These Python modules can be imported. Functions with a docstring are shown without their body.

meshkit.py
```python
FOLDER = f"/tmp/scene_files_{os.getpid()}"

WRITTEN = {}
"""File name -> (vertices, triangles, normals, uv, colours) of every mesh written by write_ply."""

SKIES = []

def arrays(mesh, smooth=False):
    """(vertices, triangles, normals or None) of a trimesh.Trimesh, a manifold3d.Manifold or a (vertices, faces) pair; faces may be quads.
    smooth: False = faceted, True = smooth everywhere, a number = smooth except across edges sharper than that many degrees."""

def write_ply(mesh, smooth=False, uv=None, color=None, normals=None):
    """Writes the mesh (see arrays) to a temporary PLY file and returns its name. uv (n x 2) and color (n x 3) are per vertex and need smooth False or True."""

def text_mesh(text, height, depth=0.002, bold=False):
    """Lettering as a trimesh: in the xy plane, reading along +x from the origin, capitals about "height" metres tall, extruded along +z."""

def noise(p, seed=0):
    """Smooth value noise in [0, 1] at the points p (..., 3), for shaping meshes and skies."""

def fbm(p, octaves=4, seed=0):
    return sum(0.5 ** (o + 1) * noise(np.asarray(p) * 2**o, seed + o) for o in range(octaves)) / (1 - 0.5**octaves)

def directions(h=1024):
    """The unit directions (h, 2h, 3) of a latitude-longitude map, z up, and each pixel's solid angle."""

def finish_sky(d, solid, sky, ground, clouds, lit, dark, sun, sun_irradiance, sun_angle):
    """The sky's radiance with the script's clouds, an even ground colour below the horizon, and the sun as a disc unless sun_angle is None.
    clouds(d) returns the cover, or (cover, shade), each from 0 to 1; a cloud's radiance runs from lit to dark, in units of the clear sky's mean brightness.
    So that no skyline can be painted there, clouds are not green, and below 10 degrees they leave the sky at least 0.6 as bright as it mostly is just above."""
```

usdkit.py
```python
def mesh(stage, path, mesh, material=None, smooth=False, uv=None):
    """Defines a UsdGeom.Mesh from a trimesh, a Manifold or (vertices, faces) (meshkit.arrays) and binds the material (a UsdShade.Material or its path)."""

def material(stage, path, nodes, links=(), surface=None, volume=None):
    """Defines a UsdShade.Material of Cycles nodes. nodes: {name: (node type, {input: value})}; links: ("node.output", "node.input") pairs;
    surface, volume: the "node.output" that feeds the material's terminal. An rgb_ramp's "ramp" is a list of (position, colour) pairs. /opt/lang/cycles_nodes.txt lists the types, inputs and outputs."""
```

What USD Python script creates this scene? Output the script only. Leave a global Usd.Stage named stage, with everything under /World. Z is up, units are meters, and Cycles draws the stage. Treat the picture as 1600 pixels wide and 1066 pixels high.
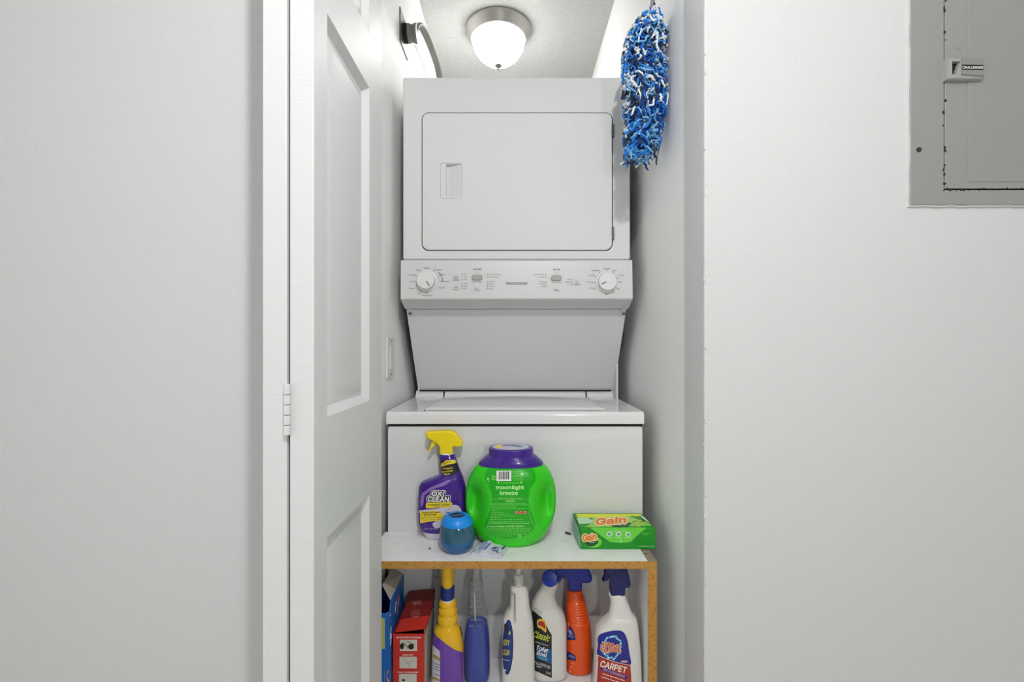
import math, random
import numpy as np, trimesh, shapely
import shapely.affinity as aff
from shapely.geometry import Polygon, Point, LineString, box as sbox
from scipy.interpolate import PchipInterpolator
import manifold3d as m3
import usdkit, meshkit
from pxr import Usd, UsdGeom, UsdLux, UsdShade, Gf, Sdf

stage = Usd.Stage.CreateInMemory()
UsdGeom.SetStageUpAxis(stage, 'Z'); UsdGeom.SetStageMetersPerUnit(stage, 1.0)
WORLD = UsdGeom.Xform.Define(stage, '/World'); stage.SetDefaultPrim(WORLD.GetPrim())
UsdGeom.Scope.Define(stage, '/World/Looks')

# ------------------------------------------------------------------ camera, lights, exposure
F, CX, CY, CAMZ = 737.0, 803.0, 540.0, 1.11          # focal length and principal point in 1600 x 1066 pixels, eye height
EXPOSURE = 0.10
cam = UsdGeom.Camera.Define(stage, '/World/camera')
cam.CreateHorizontalApertureAttr(36.0); cam.CreateVerticalApertureAttr(36.0 * 1066 / 1600)
cam.CreateFocalLengthAttr(36.0 * F / 1600)
cam.CreateHorizontalApertureOffsetAttr((800 - CX) * 36 / 1600)
cam.CreateVerticalApertureOffsetAttr((CY - 533) * 36 / 1600)
cam.CreateClippingRangeAttr(Gf.Vec2f(0.02, 100))
cam.CreateExposureAttr(EXPOSURE)
cam.AddTranslateOp().Set(Gf.Vec3d(0, 0, CAMZ)); cam.AddRotateXOp().Set(90.0)
CAM = np.array([0, 0, CAMZ])

FILL_REAR, FILL_LEFT, FILL_RIGHT, BULB_K, FILL_FLASH, DOME_GLOW = 0.05, 1.45, 0.05, 1780.0, 150.0, 20.0
def fill_light(name, at, rot, power, w, h):                            # fill light from added, unseen windows beside and behind the camera
    r = UsdLux.RectLight.Define(stage, '/World/' + name); r.CreateWidthAttr(w); r.CreateHeightAttr(h)
    r.CreateIntensityAttr(power); r.CreateColorAttr(Gf.Vec3f(0.98, 0.99, 1.0)); r.AddTranslateOp().Set(Gf.Vec3d(*at)); r.AddRotateXYZOp().Set(Gf.Vec3f(*rot))
fill_light('rear_fill_light', (0.05, -2.72, 1.25), (90, 0, 0), FILL_REAR, 2.5, 1.9)
fill_light('left_fill_light', (-1.63, -0.60, 1.25), (90, 0, -90), FILL_LEFT, 1.7, 1.9)
fill_light('right_fill_light', (1.53, -0.60, 1.25), (90, 0, 90), FILL_RIGHT, 1.7, 1.9)
BULB_AND_FLASH = [(0.14, -0.11, 2.03, 0.022), (0.33, -0.36, 1.15, 0.045)]                      # pendant bulb, then a fill flash added behind the camera (place, radius)
for k, (at, power) in enumerate(zip(BULB_AND_FLASH, (BULB_K, FILL_FLASH))):
    bulb = UsdLux.SphereLight.Define(stage, f'/World/bulb_and_flash_light_{k + 1:03d}')
    bulb.CreateRadiusAttr(at[3]); bulb.CreateIntensityAttr(power); bulb.CreateColorAttr(Gf.Vec3f(1.0, 1.0, 0.99))
    bulb.AddTranslateOp().Set(Gf.Vec3d(*at[:3]))

# ------------------------------------------------------------------ helpers
def lin(c):
    c = np.asarray(c, float) / 255
    return tuple(float(x) for x in np.where(c <= 0.04045, c / 12.92, ((c + 0.055) / 1.055) ** 2.4))
MATS = {}
def mat(name, rgb, rough=0.5, metal=0.0, spec=0.5, bump=None, speck=None, coat=0.0, trans=0.0, emit=None, sss=0.0, stretch=None):
    """principled material; bump = (scale, strength, distance), speck = (scale, rgb2, low, high)"""
    if name in MATS: return MATS[name]
    n = {'p': ('principled_bsdf', dict(base_color=lin(rgb), roughness=rough, metallic=metal, specular_ior_level=spec, coat_weight=coat, transmission_weight=trans))}
    l = []
    if emit: n['p'][1].update(emission_color=lin(emit[0]), emission_strength=emit[1])
    if bump or speck: n['g'] = ('geometry', {})
    if bump:
        src = 'g.position'
        if stretch:
            n['mp'] = ('mapping', dict(scale=stretch)); l.append(('g.position', 'mp.vector')); src = 'mp.vector'
        n['n'] = ('noise_texture', dict(scale=bump[0], detail=3.0, roughness=0.55)); n['b'] = ('bump', dict(strength=bump[1], distance=bump[2]))
        l += [(src, 'n.vector'), ('n.fac', 'b.height'), ('b.normal', 'p.normal')]
    if speck:
        n['n2'] = ('noise_texture', dict(scale=speck[0], detail=4.0, roughness=0.65))
        n['r'] = ('rgb_ramp', {'ramp': [(speck[2], lin(rgb)), (speck[3], lin(speck[1]))]})
        l += [('g.position', 'n2.vector'), ('n2.fac', 'r.fac'), ('r.color', 'p.base_color')]
    MATS[name] = usdkit.material(stage, '/World/Looks/' + name, n, l, surface='p.BSDF')
    return MATS[name]

used = set()
def numbered(path):
    p, i = path, 0
    while p in used:
        i += 1; p = f'{path}_{i:03d}'
    used.add(p); return p
def keys(prim, **kw):
    for k, v in kw.items():
        if v: prim.SetCustomDataByKey(k, v)
class Node:
    def __init__(s, path, loc): s.path, s.loc = path, np.asarray(loc, float)
    @property
    def prim(s): return stage.GetPrimAtPath(s.path)
def thing(name, label, category, loc, group=None, kind=None):
    p = numbered('/World/' + name); x = UsdGeom.Xform.Define(stage, p); x.AddTranslateOp().Set(Gf.Vec3d(*map(float, loc)))
    keys(x.GetPrim(), label=label, category=category, group=group, kind=kind)
    return Node(p, loc)
def moved(mesh, loc):
    v, f, _ = meshkit.arrays(mesh)
    return trimesh.Trimesh(v - loc, f, process=False)
def part(parent, name, mesh, material, smooth=30, label=None, kind=None):
    """a mesh given in world coordinates, as a child of parent"""
    p = numbered(parent.path + '/' + name)
    m = usdkit.mesh(stage, p, moved(mesh, parent.loc), material, smooth=smooth)
    keys(m.GetPrim(), label=label, kind=kind)
    return Node(p, parent.loc)
def single(name, mesh, material, label=None, category=None, kind=None, smooth=30, group=None):
    p = numbered('/World/' + name); v = meshkit.arrays(mesh)[0]
    m = usdkit.mesh(stage, p, mesh, material, smooth=smooth)
    keys(m.GetPrim(), label=label, category=category, kind=kind, group=group)
    return Node(p, (0, 0, 0))

cat = trimesh.util.concatenate
def tm(m):
    v, f, _ = meshkit.arrays(m); return trimesh.Trimesh(v, f, process=False)
def box(x0, x1, y0, y1, z0, z1, r=0.0):
    if r <= 0:
        b = trimesh.creation.box((x1 - x0, y1 - y0, z1 - z0)); b.apply_translation(((x0 + x1) / 2, (y0 + y1) / 2, (z0 + z1) / 2)); return b
    pts = []
    for X, sx in ((x0, 1), (x1, -1)):
        for Y, sy in ((y0, 1), (y1, -1)):
            for Z, sz in ((z0, 1), (z1, -1)):
                k = r * 0.3
                pts += [(X, Y + sy * r, Z + sz * r), (X + sx * r, Y, Z + sz * r), (X + sx * r, Y + sy * r, Z),
                        (X + sx * k, Y + sy * k, Z + sz * r), (X + sx * k, Y + sy * r, Z + sz * k), (X + sx * r, Y + sy * k, Z + sz * k)]
    return trimesh.Trimesh(np.array(pts)).convex_hull
def rrect(x0, z0, x1, z1, r, n=8):
    x0, x1, z0, z1 = min(x0, x1), max(x0, x1), min(z0, z1), max(z0, z1)
    return sbox(x0 + r, z0 + r, x1 - r, z1 - r).buffer(r, quad_segs=n)
def ext(poly, a, b, axis='y', bevel=0.0):
    """extrude polygon between a and b; for axis y the polygon is in (x, z), for x in (y, z), for z in (x, y); bevel on the end at a"""
    def one(p, lo, hi):
        g = [trimesh.creation.extrude_polygon(q, hi - lo, engine='earcut') for q in getattr(p, 'geoms', [p])]
        m = cat(g); m.apply_translation((0, 0, lo)); return m
    if bevel:
        m = m3_of(one(poly, a + bevel, b)) + m3_of(one(poly.buffer(-bevel * .5), a + bevel * .35, b)) + m3_of(one(poly.buffer(-bevel), a, b))
        m = tm(m)
    else: m = one(poly, a, b)
    v = m.vertices.copy()
    if axis == 'y': m = trimesh.Trimesh(np.c_[v[:, 0], v[:, 2], v[:, 1]], m.faces[:, ::-1], process=False)
    elif axis == 'x': m = trimesh.Trimesh(np.c_[v[:, 2], v[:, 0], v[:, 1]], m.faces, process=False)
    return m
def m3_of(m):
    m = tm(m); m.merge_vertices()
    if m.volume < 0: m.invert()
    return m3.Manifold(m3.Mesh(np.asarray(m.vertices, np.float32), np.asarray(m.faces, np.uint32)))
def minus(a, *bs):
    r = m3_of(a)
    for b in bs: r = r - m3_of(b)
    return tm(r)
def tube(pts, rad, sides=10, caps=True):
    p = np.asarray(pts, float); n = len(p); rad = np.broadcast_to(rad, (n,))
    t = np.gradient(p, axis=0); t /= np.linalg.norm(t, axis=1, keepdims=True) + 1e-12
    ref = np.array([0, 0, 1.0]) if abs(t[0][2]) < 0.9 else np.array([1.0, 0, 0])
    a = np.cross(t[0], ref); a /= np.linalg.norm(a); A = []
    for i in range(n):
        a = a - t[i] * a.dot(t[i]); a = a / (np.linalg.norm(a) + 1e-12); A.append(a)
    A = np.array(A); B = np.cross(t, A); ang = np.arange(sides) * 2 * np.pi / sides
    v = (p[:, None] + rad[:, None, None] * (np.cos(ang)[None, :, None] * A[:, None] + np.sin(ang)[None, :, None] * B[:, None])).reshape(-1, 3)
    return ringed(v, n, sides, caps)
def ringed(v, n, sides, caps=True):
    i, j = np.meshgrid(np.arange(n - 1), np.arange(sides), indexing='ij'); k = (j + 1) % sides
    q = np.stack([i * sides + j, i * sides + k, (i + 1) * sides + k, (i + 1) * sides + j], -1).reshape(-1, 4)
    f = np.vstack([q[:, [0, 1, 2]], q[:, [0, 2, 3]]])
    if caps:
        c0, c1 = len(v), len(v) + 1
        v = np.vstack([v, v[:sides].mean(0), v[(n - 1) * sides:n * sides].mean(0)])
        s = np.arange(sides); e = (s + 1) % sides; o = (n - 1) * sides
        f = np.vstack([f, np.c_[e, s, np.full(sides, c0)], np.c_[o + s, o + e, np.full(sides, c1)]])
    m = trimesh.Trimesh(v, f, process=False)
    if m.volume < 0: m.invert()
    return m
def lathe(profile, c, sides=48, axis='z', flute=None):
    """profile (r, h) from bottom to top around c"""
    pr = np.array(profile, float); a = np.arange(sides) * 2 * np.pi / sides
    r = np.maximum(pr[:, 0], 1e-5)[:, None] * np.ones(sides)
    if flute: r = r * (1 + flute[1] * np.cos(flute[0] * a))[None, :]
    X, Y, Z = r * np.cos(a), r * np.sin(a), pr[:, 1][:, None] * np.ones(sides)
    v = np.stack({'z': (X, Y, Z), 'y': (X, Z, Y), 'x': (Z, X, Y)}[axis], -1).reshape(-1, 3) + np.asarray(c)
    return ringed(v, len(pr), sides)
def W(px, py, d):
    return np.array([(px - CX) * d / F, d, CAMZ + (CY - py) * d / F])
def loft(rows, d, n_rings=56, sides=56, extra=None):
    """rows (py, left, right, half depth, exponent, y shift) from top to bottom, silhouette in pixels at depth d"""
    R = np.array([tuple(r) + (2.4, 0.0)[len(r) - 4:] if len(r) < 6 else tuple(r) for r in rows], float)[::-1]
    s = d / F; z = CAMZ + (CY - R[:, 0]) * s; xc = ((R[:, 1] + R[:, 2]) / 2 - CX) * s; a = (R[:, 2] - R[:, 1]) / 2 * s
    t = np.r_[0, np.cumsum(np.hypot(np.hypot(np.diff(z), np.diff(a)), np.diff(R[:, 3])) + 1e-9)]
    tt = np.unique(np.r_[np.linspace(0, t[-1], n_rings), t])
    g = lambda y: PchipInterpolator(t, y)(tt)
    z, xc, a, b, e, ys = g(z), g(xc), g(a), g(R[:, 3]), g(R[:, 4]), g(R[:, 5])
    th = np.arange(sides) * 2 * np.pi / sides; c, sn = np.cos(th), np.sin(th)
    X = xc[:, None] + a[:, None] * np.sign(c) * np.abs(c) ** (2 / e[:, None])
    Y = d + ys[:, None] + b[:, None] * np.sign(sn) * np.abs(sn) ** (2 / e[:, None])
    Z = z[:, None] + 0 * X
    if extra: X, Y, Z = extra(X, Y, Z)
    return ringed(np.stack([X, Y, Z], -1).reshape(-1, 3), len(tt), sides)
def pxpoly(pts, d, o=(0, 0), k=1.0):
    """polygon of pixel points (in a zoomed view with origin o and scale k) as (x, z) at depth d"""
    p = np.asarray(pts, float) / k + np.asarray(o)
    return Polygon(np.c_[(p[:, 0] - CX) * d / F, CAMZ + (CY - p[:, 1]) * d / F]).buffer(0)
def soft(poly, y0, y1, length=0.004, it=8, shape=None):
    """polygon in (x, z) extruded from y0 to y1 with rounded edges"""
    m = m3_of(ext(poly, y0, y1)).refine_to_length(length); m = tm(m); m.merge_vertices()
    m = trimesh.smoothing.filter_taubin(m, lamb=0.5, nu=0.3, iterations=it)
    if shape: m.vertices = shape(np.array(m.vertices))
    return m
# prints: shapely shapes in photo pixels, laid on a mesh
TXT = {}
def text(s, cx, cy, h, w=None, rot=0, shear=0, bold=False):
    """lettering h pixels tall centred at (cx, cy), optionally fitted to w pixels"""
    key = (s, bold)
    if key not in TXT:
        m = meshkit.text_mesh(s, 1.0, 0.01, bold)
        f = m.faces[m.face_normals[:, 2] > 0.9]
        g = shapely.union_all([Polygon(m.vertices[t][:, :2]).buffer(0.004) for t in f])
        x0, y0, x1, y1 = g.bounds; TXT[key] = aff.translate(g, -(x0 + x1) / 2, -(y0 + y1) / 2)
    g = TXT[key]; x0, y0, x1, y1 = g.bounds
    sx = (w / (x1 - x0)) if w else h / (y1 - y0)
    g = aff.scale(g, sx, -h / (y1 - y0), origin=(0, 0))
    if shear: g = aff.skew(g, -shear, 0, origin=(0, 0))
    return aff.translate(aff.rotate(g, rot, origin=(0, 0)), cx, cy)
rng = random.Random(5)
def lines(x0, x1, y, h, rot=0, gap=0.9):
    """a line of print too small to read: word-sized dashes"""
    out, x = [], x0
    while x < x1:
        w = min(rng.uniform(2, 6), x1 - x); out.append(sbox(x, y - h / 2, x + w, y + h / 2)); x += w + gap
    g = shapely.union_all(out)
    return aff.rotate(g, rot, origin=((x0 + x1) / 2, y)) if rot else g
def oval(cx, cy, rx, ry, rot=0): return aff.rotate(aff.scale(Point(cx, cy).buffer(1, quad_segs=12), rx, ry), rot)
def ring(cx, cy, rx, ry, t): return oval(cx, cy, rx, ry).difference(oval(cx, cy, rx - t, ry - t))
def zpoly(pts, o, k): return Polygon(np.asarray(pts, float) / k + np.asarray(o)).buffer(0)
def curve(pts, n=6):
    """closed smooth outline through pts"""
    p = np.asarray(pts, float); m = len(p); out = []
    for i in range(m):
        a, b, c, e = p[i - 1], p[i], p[(i + 1) % m], p[(i + 2) % m]
        for t in np.arange(n) / n:
            out.append(.5 * (2 * b + (c - a) * t + (2 * a - 5 * b + 4 * c - e) * t * t + (3 * b - 3 * c + e - a) * t ** 3))
    return np.array(out)
def flat(shapes, d, edge=None):
    g = shapely.union_all([q.buffer(0) for q in shapes]); V, Fs, n = [], [], 0
    for q in getattr(g, 'geoms', [g]):
        if q.geom_type != 'Polygon' or q.area < 1e-6: continue
        v, f = trimesh.creation.triangulate_polygon(q, engine='earcut')
        V.append(v); Fs.append(f + n); n += len(v)
    v, f = np.vstack(V), np.vstack(Fs)
    v = np.c_[(v[:, 0] - CX) * d / F, np.zeros(len(v)), CAMZ + (CY - v[:, 1]) * d / F]
    if edge: v, f = trimesh.remesh.subdivide_to_size(v, f, edge, max_iter=12)
    return v, f
def ink(parent, target, shapes, material, d, off=0.0003, name='print', edge=0.006, label=None, perspective=True):
    """print laid on the front of a mesh: shapes are drawn in pixels at depth d"""
    v, f = flat(shapes, d, edge)
    t = target if isinstance(target, trimesh.Trimesh) else tm(target)
    if perspective:
        v[:, 1] = d; o = np.tile(CAM, (len(v), 1)); D = v - CAM; D /= np.linalg.norm(D, axis=1, keepdims=True)
    else:
        o = np.c_[v[:, 0], np.full(len(v), d - 0.5), v[:, 2]]; D = np.tile([0, 1.0, 0], (len(v), 1))
    loc, ri, ti = t.ray.intersects_location(o, D, multiple_hits=False)
    ok = np.zeros(len(v), bool); P = v.copy()
    nn = t.face_normals[ti]; nn = nn * np.sign(-(nn * D[ri]).sum(1, keepdims=True))
    P[ri] = loc + nn * off; ok[ri] = True
    f = f[ok[f].all(1)]
    m = trimesh.Trimesh(P, f, process=True, merge_tex=True, merge_norm=True)
    m.remove_unreferenced_vertices()
    nrm = m.face_normals
    if len(m.faces) and nrm[:, 1].mean() > 0: m.invert()
    return part(parent, name, m, material, smooth=True, label=label, kind='stuff' if len(shapes) > 1 or getattr(shapes[0], 'geoms', None) else None)

# ------------------------------------------------------------------ shared materials
wall_m = mat('wall_paint', (209, 210, 210), 0.6, spec=0.3, bump=(170, 0.5, 0.0015))
closet_m = mat('closet_paint', (244, 244, 243), 0.55, spec=0.3, bump=(90, 0.15, 0.0015))
ceil_m = mat('popcorn_ceiling', (206, 206, 204), 0.9, spec=0.1, bump=(210, 1.0, 0.006), speck=(160, (186, 186, 184), 0.55, 0.7))
floor_m = mat('floor_tile', (226, 222, 214), 0.35, bump=(8, 0.1, 0.002))
door_m = mat('door_paint', (214, 215, 215), 0.42, spec=0.35, bump=(60, 0.22, 0.0012), stretch=(1, 1, 9.0))
appl = mat('white_enamel', (221, 222, 222), 0.55, spec=0.25, bump=(420, 0.06, 0.0006))
gloss = mat('glossy_white_enamel', (232, 233, 233), 0.14, spec=0.5)
plast = mat('white_plastic', (212, 213, 213), 0.36)
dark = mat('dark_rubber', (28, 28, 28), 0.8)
black = mat('black_ink', (22, 22, 24), 0.6)
greyink = mat('grey_ink', (92, 92, 94), 0.6)
white = mat('white_ink', (238, 238, 236), 0.5)
nickel = mat('brushed_nickel', (176, 174, 168), 0.36, metal=0.85)
steel = mat('dull_steel', (120, 120, 118), 0.45, metal=0.8)

# ------------------------------------------------------------------ the room
LX, RX, DF, DT, BY, CEIL = -0.365, 0.383, 0.95, 1.057, 2.42, 2.44
def pier(x0, x1, z0, z1, r=0.004): return box(x0, x1, DF, DT, z0, z1, r)
st = dict(kind='structure')
# the wall that the closet opens in, with a rounded corner at the opening
wf = [ext(Polygon([(-1.62, DF), (LX - .004, DF), (LX, DF + .004), (LX, DT), (-1.62, DT)]), 0, CEIL, 'z'),
      ext(Polygon([(1.52, DF), (1.52, DT), (RX, DT), (RX, DF + .006), (RX + .0018, DF + .0018), (RX + .006, DF)]), 0, CEIL, 'z'),
      box(LX, RX, DF, DT, 2.06, CEIL)]
rw = random.Random(21)
for k in range(34):                                   # lumps of old paint down the corner
    b_ = trimesh.creation.icosphere(1, 1.0); b_.apply_scale((rw.uniform(.0012, .003), .0012, rw.uniform(.0015, .006))); b_.apply_translation((RX + rw.uniform(.001, .008), DF + .0004, rw.uniform(.5, 1.75))); wf.append(b_)
single('wall_front', cat(wf), wall_m, smooth=40, **st)
single('wall_closet_left', box(LX - .1, LX, DT, BY, 0, CEIL), closet_m, **st)
single('wall_closet_right', box(RX + .004, RX + .1, DT, BY, 0, CEIL), closet_m, **st)
single('wall_closet_back', box(LX - .1, RX + .1, BY, BY + .1, 0, CEIL), closet_m, **st)
def side_wall(x0, x1):
    return cat([box(x0, x1, -2.7, -1.45, 0, CEIL), box(x0, x1, .25, DT, 0, CEIL), box(x0, x1, -1.45, .25, 0, .3), box(x0, x1, -1.45, .25, 2.2, CEIL)])
single('wall_left', side_wall(-1.72, -1.62), wall_m, **st)
single('wall_right', side_wall(1.52, 1.62), wall_m, **st)
single('wall_rear', cat([box(-1.72, -1.2, -2.8, -2.7, 0, CEIL), box(1.3, 1.62, -2.8, -2.7, 0, CEIL), box(-1.2, 1.3, -2.8, -2.7, 0, .3), box(-1.2, 1.3, -2.8, -2.7, 2.2, CEIL)]), wall_m, **st)
single('ceiling', box(-1.72, 1.62, -2.8, BY + .1, CEIL, CEIL + .08), ceil_m, **st)
single('floor', box(-1.72, 1.62, -2.8, BY + .1, -.08, 0), floor_m, **st)
base_m = mat('baseboard_paint', (232, 232, 230), 0.35)
single('baseboard_left', box(-1.62, -1.608, -2.7, DF, 0, .09, .003), base_m, **st)
single('baseboard_right', box(1.508, 1.52, -2.7, DF, 0, .09, .003), base_m, **st)
single('baseboard_front', cat([box(-1.608, LX - .02, DF - .012, DF, 0, .09, .003), box(RX + .02, 1.508, DF - .012, DF, 0, .09, .003)]), base_m, **st)
def added_window_frame(n, at, rot, w):  # frames for the added windows that carry the fill lights
    win = thing(f'window_{n}', '', '', at, kind='structure')
    fr = [box(-w / 2, w / 2, -.04, .04, -.95, -.91), box(-w / 2, w / 2, -.04, .04, .91, .95), box(-w / 2, -w / 2 + .04, -.04, .04, -.91, .91), box(w / 2 - .04, w / 2, -.04, .04, -.91, .91)]
    m = cat(fr); m.apply_transform(trimesh.transformations.rotation_matrix(math.radians(rot), (0, 0, 1))); m.apply_translation(at)
    part(win, 'added_window_frame', m, base_m)
added_window_frame(1, (0.05, -2.76, 1.25), 0, 2.5)
added_window_frame(2, (-1.68, -0.60, 1.25), 90, 1.7)
added_window_frame(3, (1.58, -0.60, 1.25), 90, 1.7)

# ------------------------------------------------------------------ folded bifold door
door = thing('door_1', '', '', (-0.316, 0.83, 0.0), kind='structure')
def door_leaf(x0, x1, sgn):
    y0, y1, z0, z1 = .66, 1.0, .012, 2.03
    leaf = box(x0, x1, y0, y1, z0, z1, .0018); face = x1 if sgn > 0 else x0; panels = []
    def rect(x, ya, yb, za, zb): return [(x, ya, za), (x, yb, za), (x, yb, zb), (x, ya, zb)]
    cuts = []
    for za, zb in ((.22, .822), (1.003, 1.609), (1.712, 1.90)):
        ya, yb = .707, .914
        i, dep = .013, .0115
        cuts.append(trimesh.Trimesh(np.array(rect(face + sgn * .002, ya - .002, yb + .002, za - .002, zb + .002) + rect(face - sgn * dep, ya + i, yb - i, za + i, zb - i))).convex_hull)
        j, k = .019, .040
        panels.append(trimesh.Trimesh(np.array(rect(face - sgn * (dep + .003), ya + j, yb - j, za + j, zb - j) + rect(face - sgn * dep, ya + j, yb - j, za + j, zb - j) + rect(face - sgn * .0045, ya + k, yb - k, za + k, zb - k))).convex_hull)
    n = part(door, 'leaf', minus(leaf, *cuts), door_m, smooth=20)
    for p in panels: part(n, 'raised_panel', p, door_m, smooth=20)
door_leaf(-.3140, -.280, 1)
door_leaf(-.3520, -.3178, -1)
part(door, 'gap_shade_strip', box(-.3176, -.3142, .668, .985, .03, 2.01), dark, smooth=False, label='added dark strip standing in for shade in the gap between the two folded leaves')  # no real seal: dark strip added as the shade of the fold gap
hin = part(door, 'hinge', cat([box(-.3178, -.3140, .659, .70, .985, 1.056)]), plast)
zz = np.linspace(.985, 1.056, 6)
for a, b in zip(zz[:-1], zz[1:]):
    part(hin, 'knuckle', lathe([(.0005, a + .0006), (.0042, a + .0006), (.0046, a + .0018), (.0046, b - .0018), (.0042, b - .0006), (.0005, b - .0006)], (-.3158, .656, 0), 16), plast)

# ------------------------------------------------------------------ stacked washer and dryer
XL, XR = -.335, .351
lc = thing('laundry_center', 'tall white stacked washer and dryer unit standing in the narrow closet', 'washer dryer', (0.008, 1.7, 0))
dz = lambda py, d: CAMZ + (CY - py) * d / F
dx = lambda px, d: (px - CX) * d / F
d0 = 1.42
door_px = (659, 176, 957, 392)
dr = rrect(dx(659, d0), dz(392, d0), dx(957, d0), dz(176, d0), .022)
cab = box(XL, XR, 1.42, 2.03, 1.368, 1.919, .006)
part(lc, 'dryer_cabinet', minus(cab, ext(dr.buffer(.0008), 1.40, 1.436)), appl, smooth=25)
part(lc, 'door_gasket', ext(dr, 1.432, 1.4358), dark, smooth=False, label='dark rubber gasket that also stands in for shade in the gap around the dryer door')  # gasket sheet kept dark to deepen the shade of the door gap
slab = ext(dr.buffer(-.0022), 1.4165, 1.4315, bevel=.002)
hx0, hx1, hz0, hz1 = dx(697, d0), dx(721.5, d0), dz(308, d0), dz(257, d0)
pocket = ext(Polygon([(hx0, 1.41), (hx1, 1.41), (hx1, 1.4175), (hx0 + .012, 1.43), (hx0, 1.43)]), hz0, hz1, 'z')
dd = part(lc, 'dryer_door', minus(slab, pocket), appl, smooth=25)
rim = rrect(dx(688, d0), dz(311, d0), dx(722.5, d0), dz(255, d0), .008)
rim = rim.difference(rrect(dx(689.2, d0), dz(309.8, d0), dx(721.5, d0), dz(256.2, d0), .007)).difference(rrect(hx0, hz0, hx1, hz1, .004))
part(dd, 'handle_rim', ext(rim, 1.4156, 1.4172), mat('handle_rim_plastic', (196, 197, 197), .35), smooth=False)
for py in (205, 365):
    h = [lathe([(.0005, 0), (.0036, 0), (.0036, .038), (.0005, .038)], (dx(957.3, d0), 1.4165, dz(py, d0) - .019), 14), box(dx(957.3, d0) - .0015, dx(957.3, d0) + .004, 1.416, 1.43, dz(py, d0) - .019, dz(py, d0) + .019)]
    part(lc, 'door_hinge', cat(h), steel, label='small dark steel hinge at the right edge of the dryer door')
# control panel: one profile swept across
prof = Polygon([(1.455, 1.366), (1.412, 1.366), (1.4055, 1.3645), (1.402, 1.3615), (1.4005, 1.356), (1.3955, 1.252), (1.3965, 1.2485), (1.399, 1.246), (1.446, 1.2245), (1.452, 1.2235), (1.62, 1.2235), (1.62, 1.366)])
cpm = ext(prof, XL - .0005, XR + .0005, 'x')
cp = part(lc, 'control_panel', cpm, plast, smooth=35)
part(lc, 'seam', box(XL + .002, XR - .002, 1.425, 1.60, 1.3655, 1.3685), dark, smooth=False)
dc = 1.398
def knob(px, py, ang):
    c = W(px, py, dc)
    k = part(cp, 'dial', lathe([(.0005, 0), (.0325, 0), (.0325, -.004), (.0300, -.0055), (.0272, -.007), (.0268, -.021), (.0252, -.0235), (.0005, -.0242)], c, 48, 'y'), mat('dial_plastic', (226, 227, 227), .3), smooth=40)
    L = aff.rotate(sbox(c[0] + .006, c[2] - .0012, c[0] + .021, c[2] + .0012), ang, origin=(c[0], c[2]))
    part(k, 'pointer', ext(L, c[1] - .0250, c[1] - .0240), greyink, smooth=False, label='dark pointer line on the dial')
knob(667, 439, -55); knob(947.5, 441, 205)
def btn(px, py, w, h, r, dep, m, name='button'):
    c = W(px, py, dc); s = dc / F
    part(cp, name, ext(rrect(c[0] - w / 2 * s, c[2] - h / 2 * s, c[0] + w / 2 * s, c[2] + h / 2 * s, min(r, min(w, h) / 2 - .01) * s, 6), c[1] - dep, c[1] + .003, bevel=.0012), m, smooth=30)
grey_btn = mat('grey_button', (168, 169, 168), .4)
btn(745.5, 433.5, 17, 8.4, 4.1, .006, grey_btn, 'oval_button'); btn(869, 434.5, 17, 8.4, 4.1, .006, grey_btn, 'oval_button')
for px, py, w, h in ((712.5, 434, 12.5, 8), (712.5, 449, 12.5, 8.5), (902, 441.5, 12, 8)): btn(px, py, w, h, 1.2, .004, plast, 'square_button')
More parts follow.
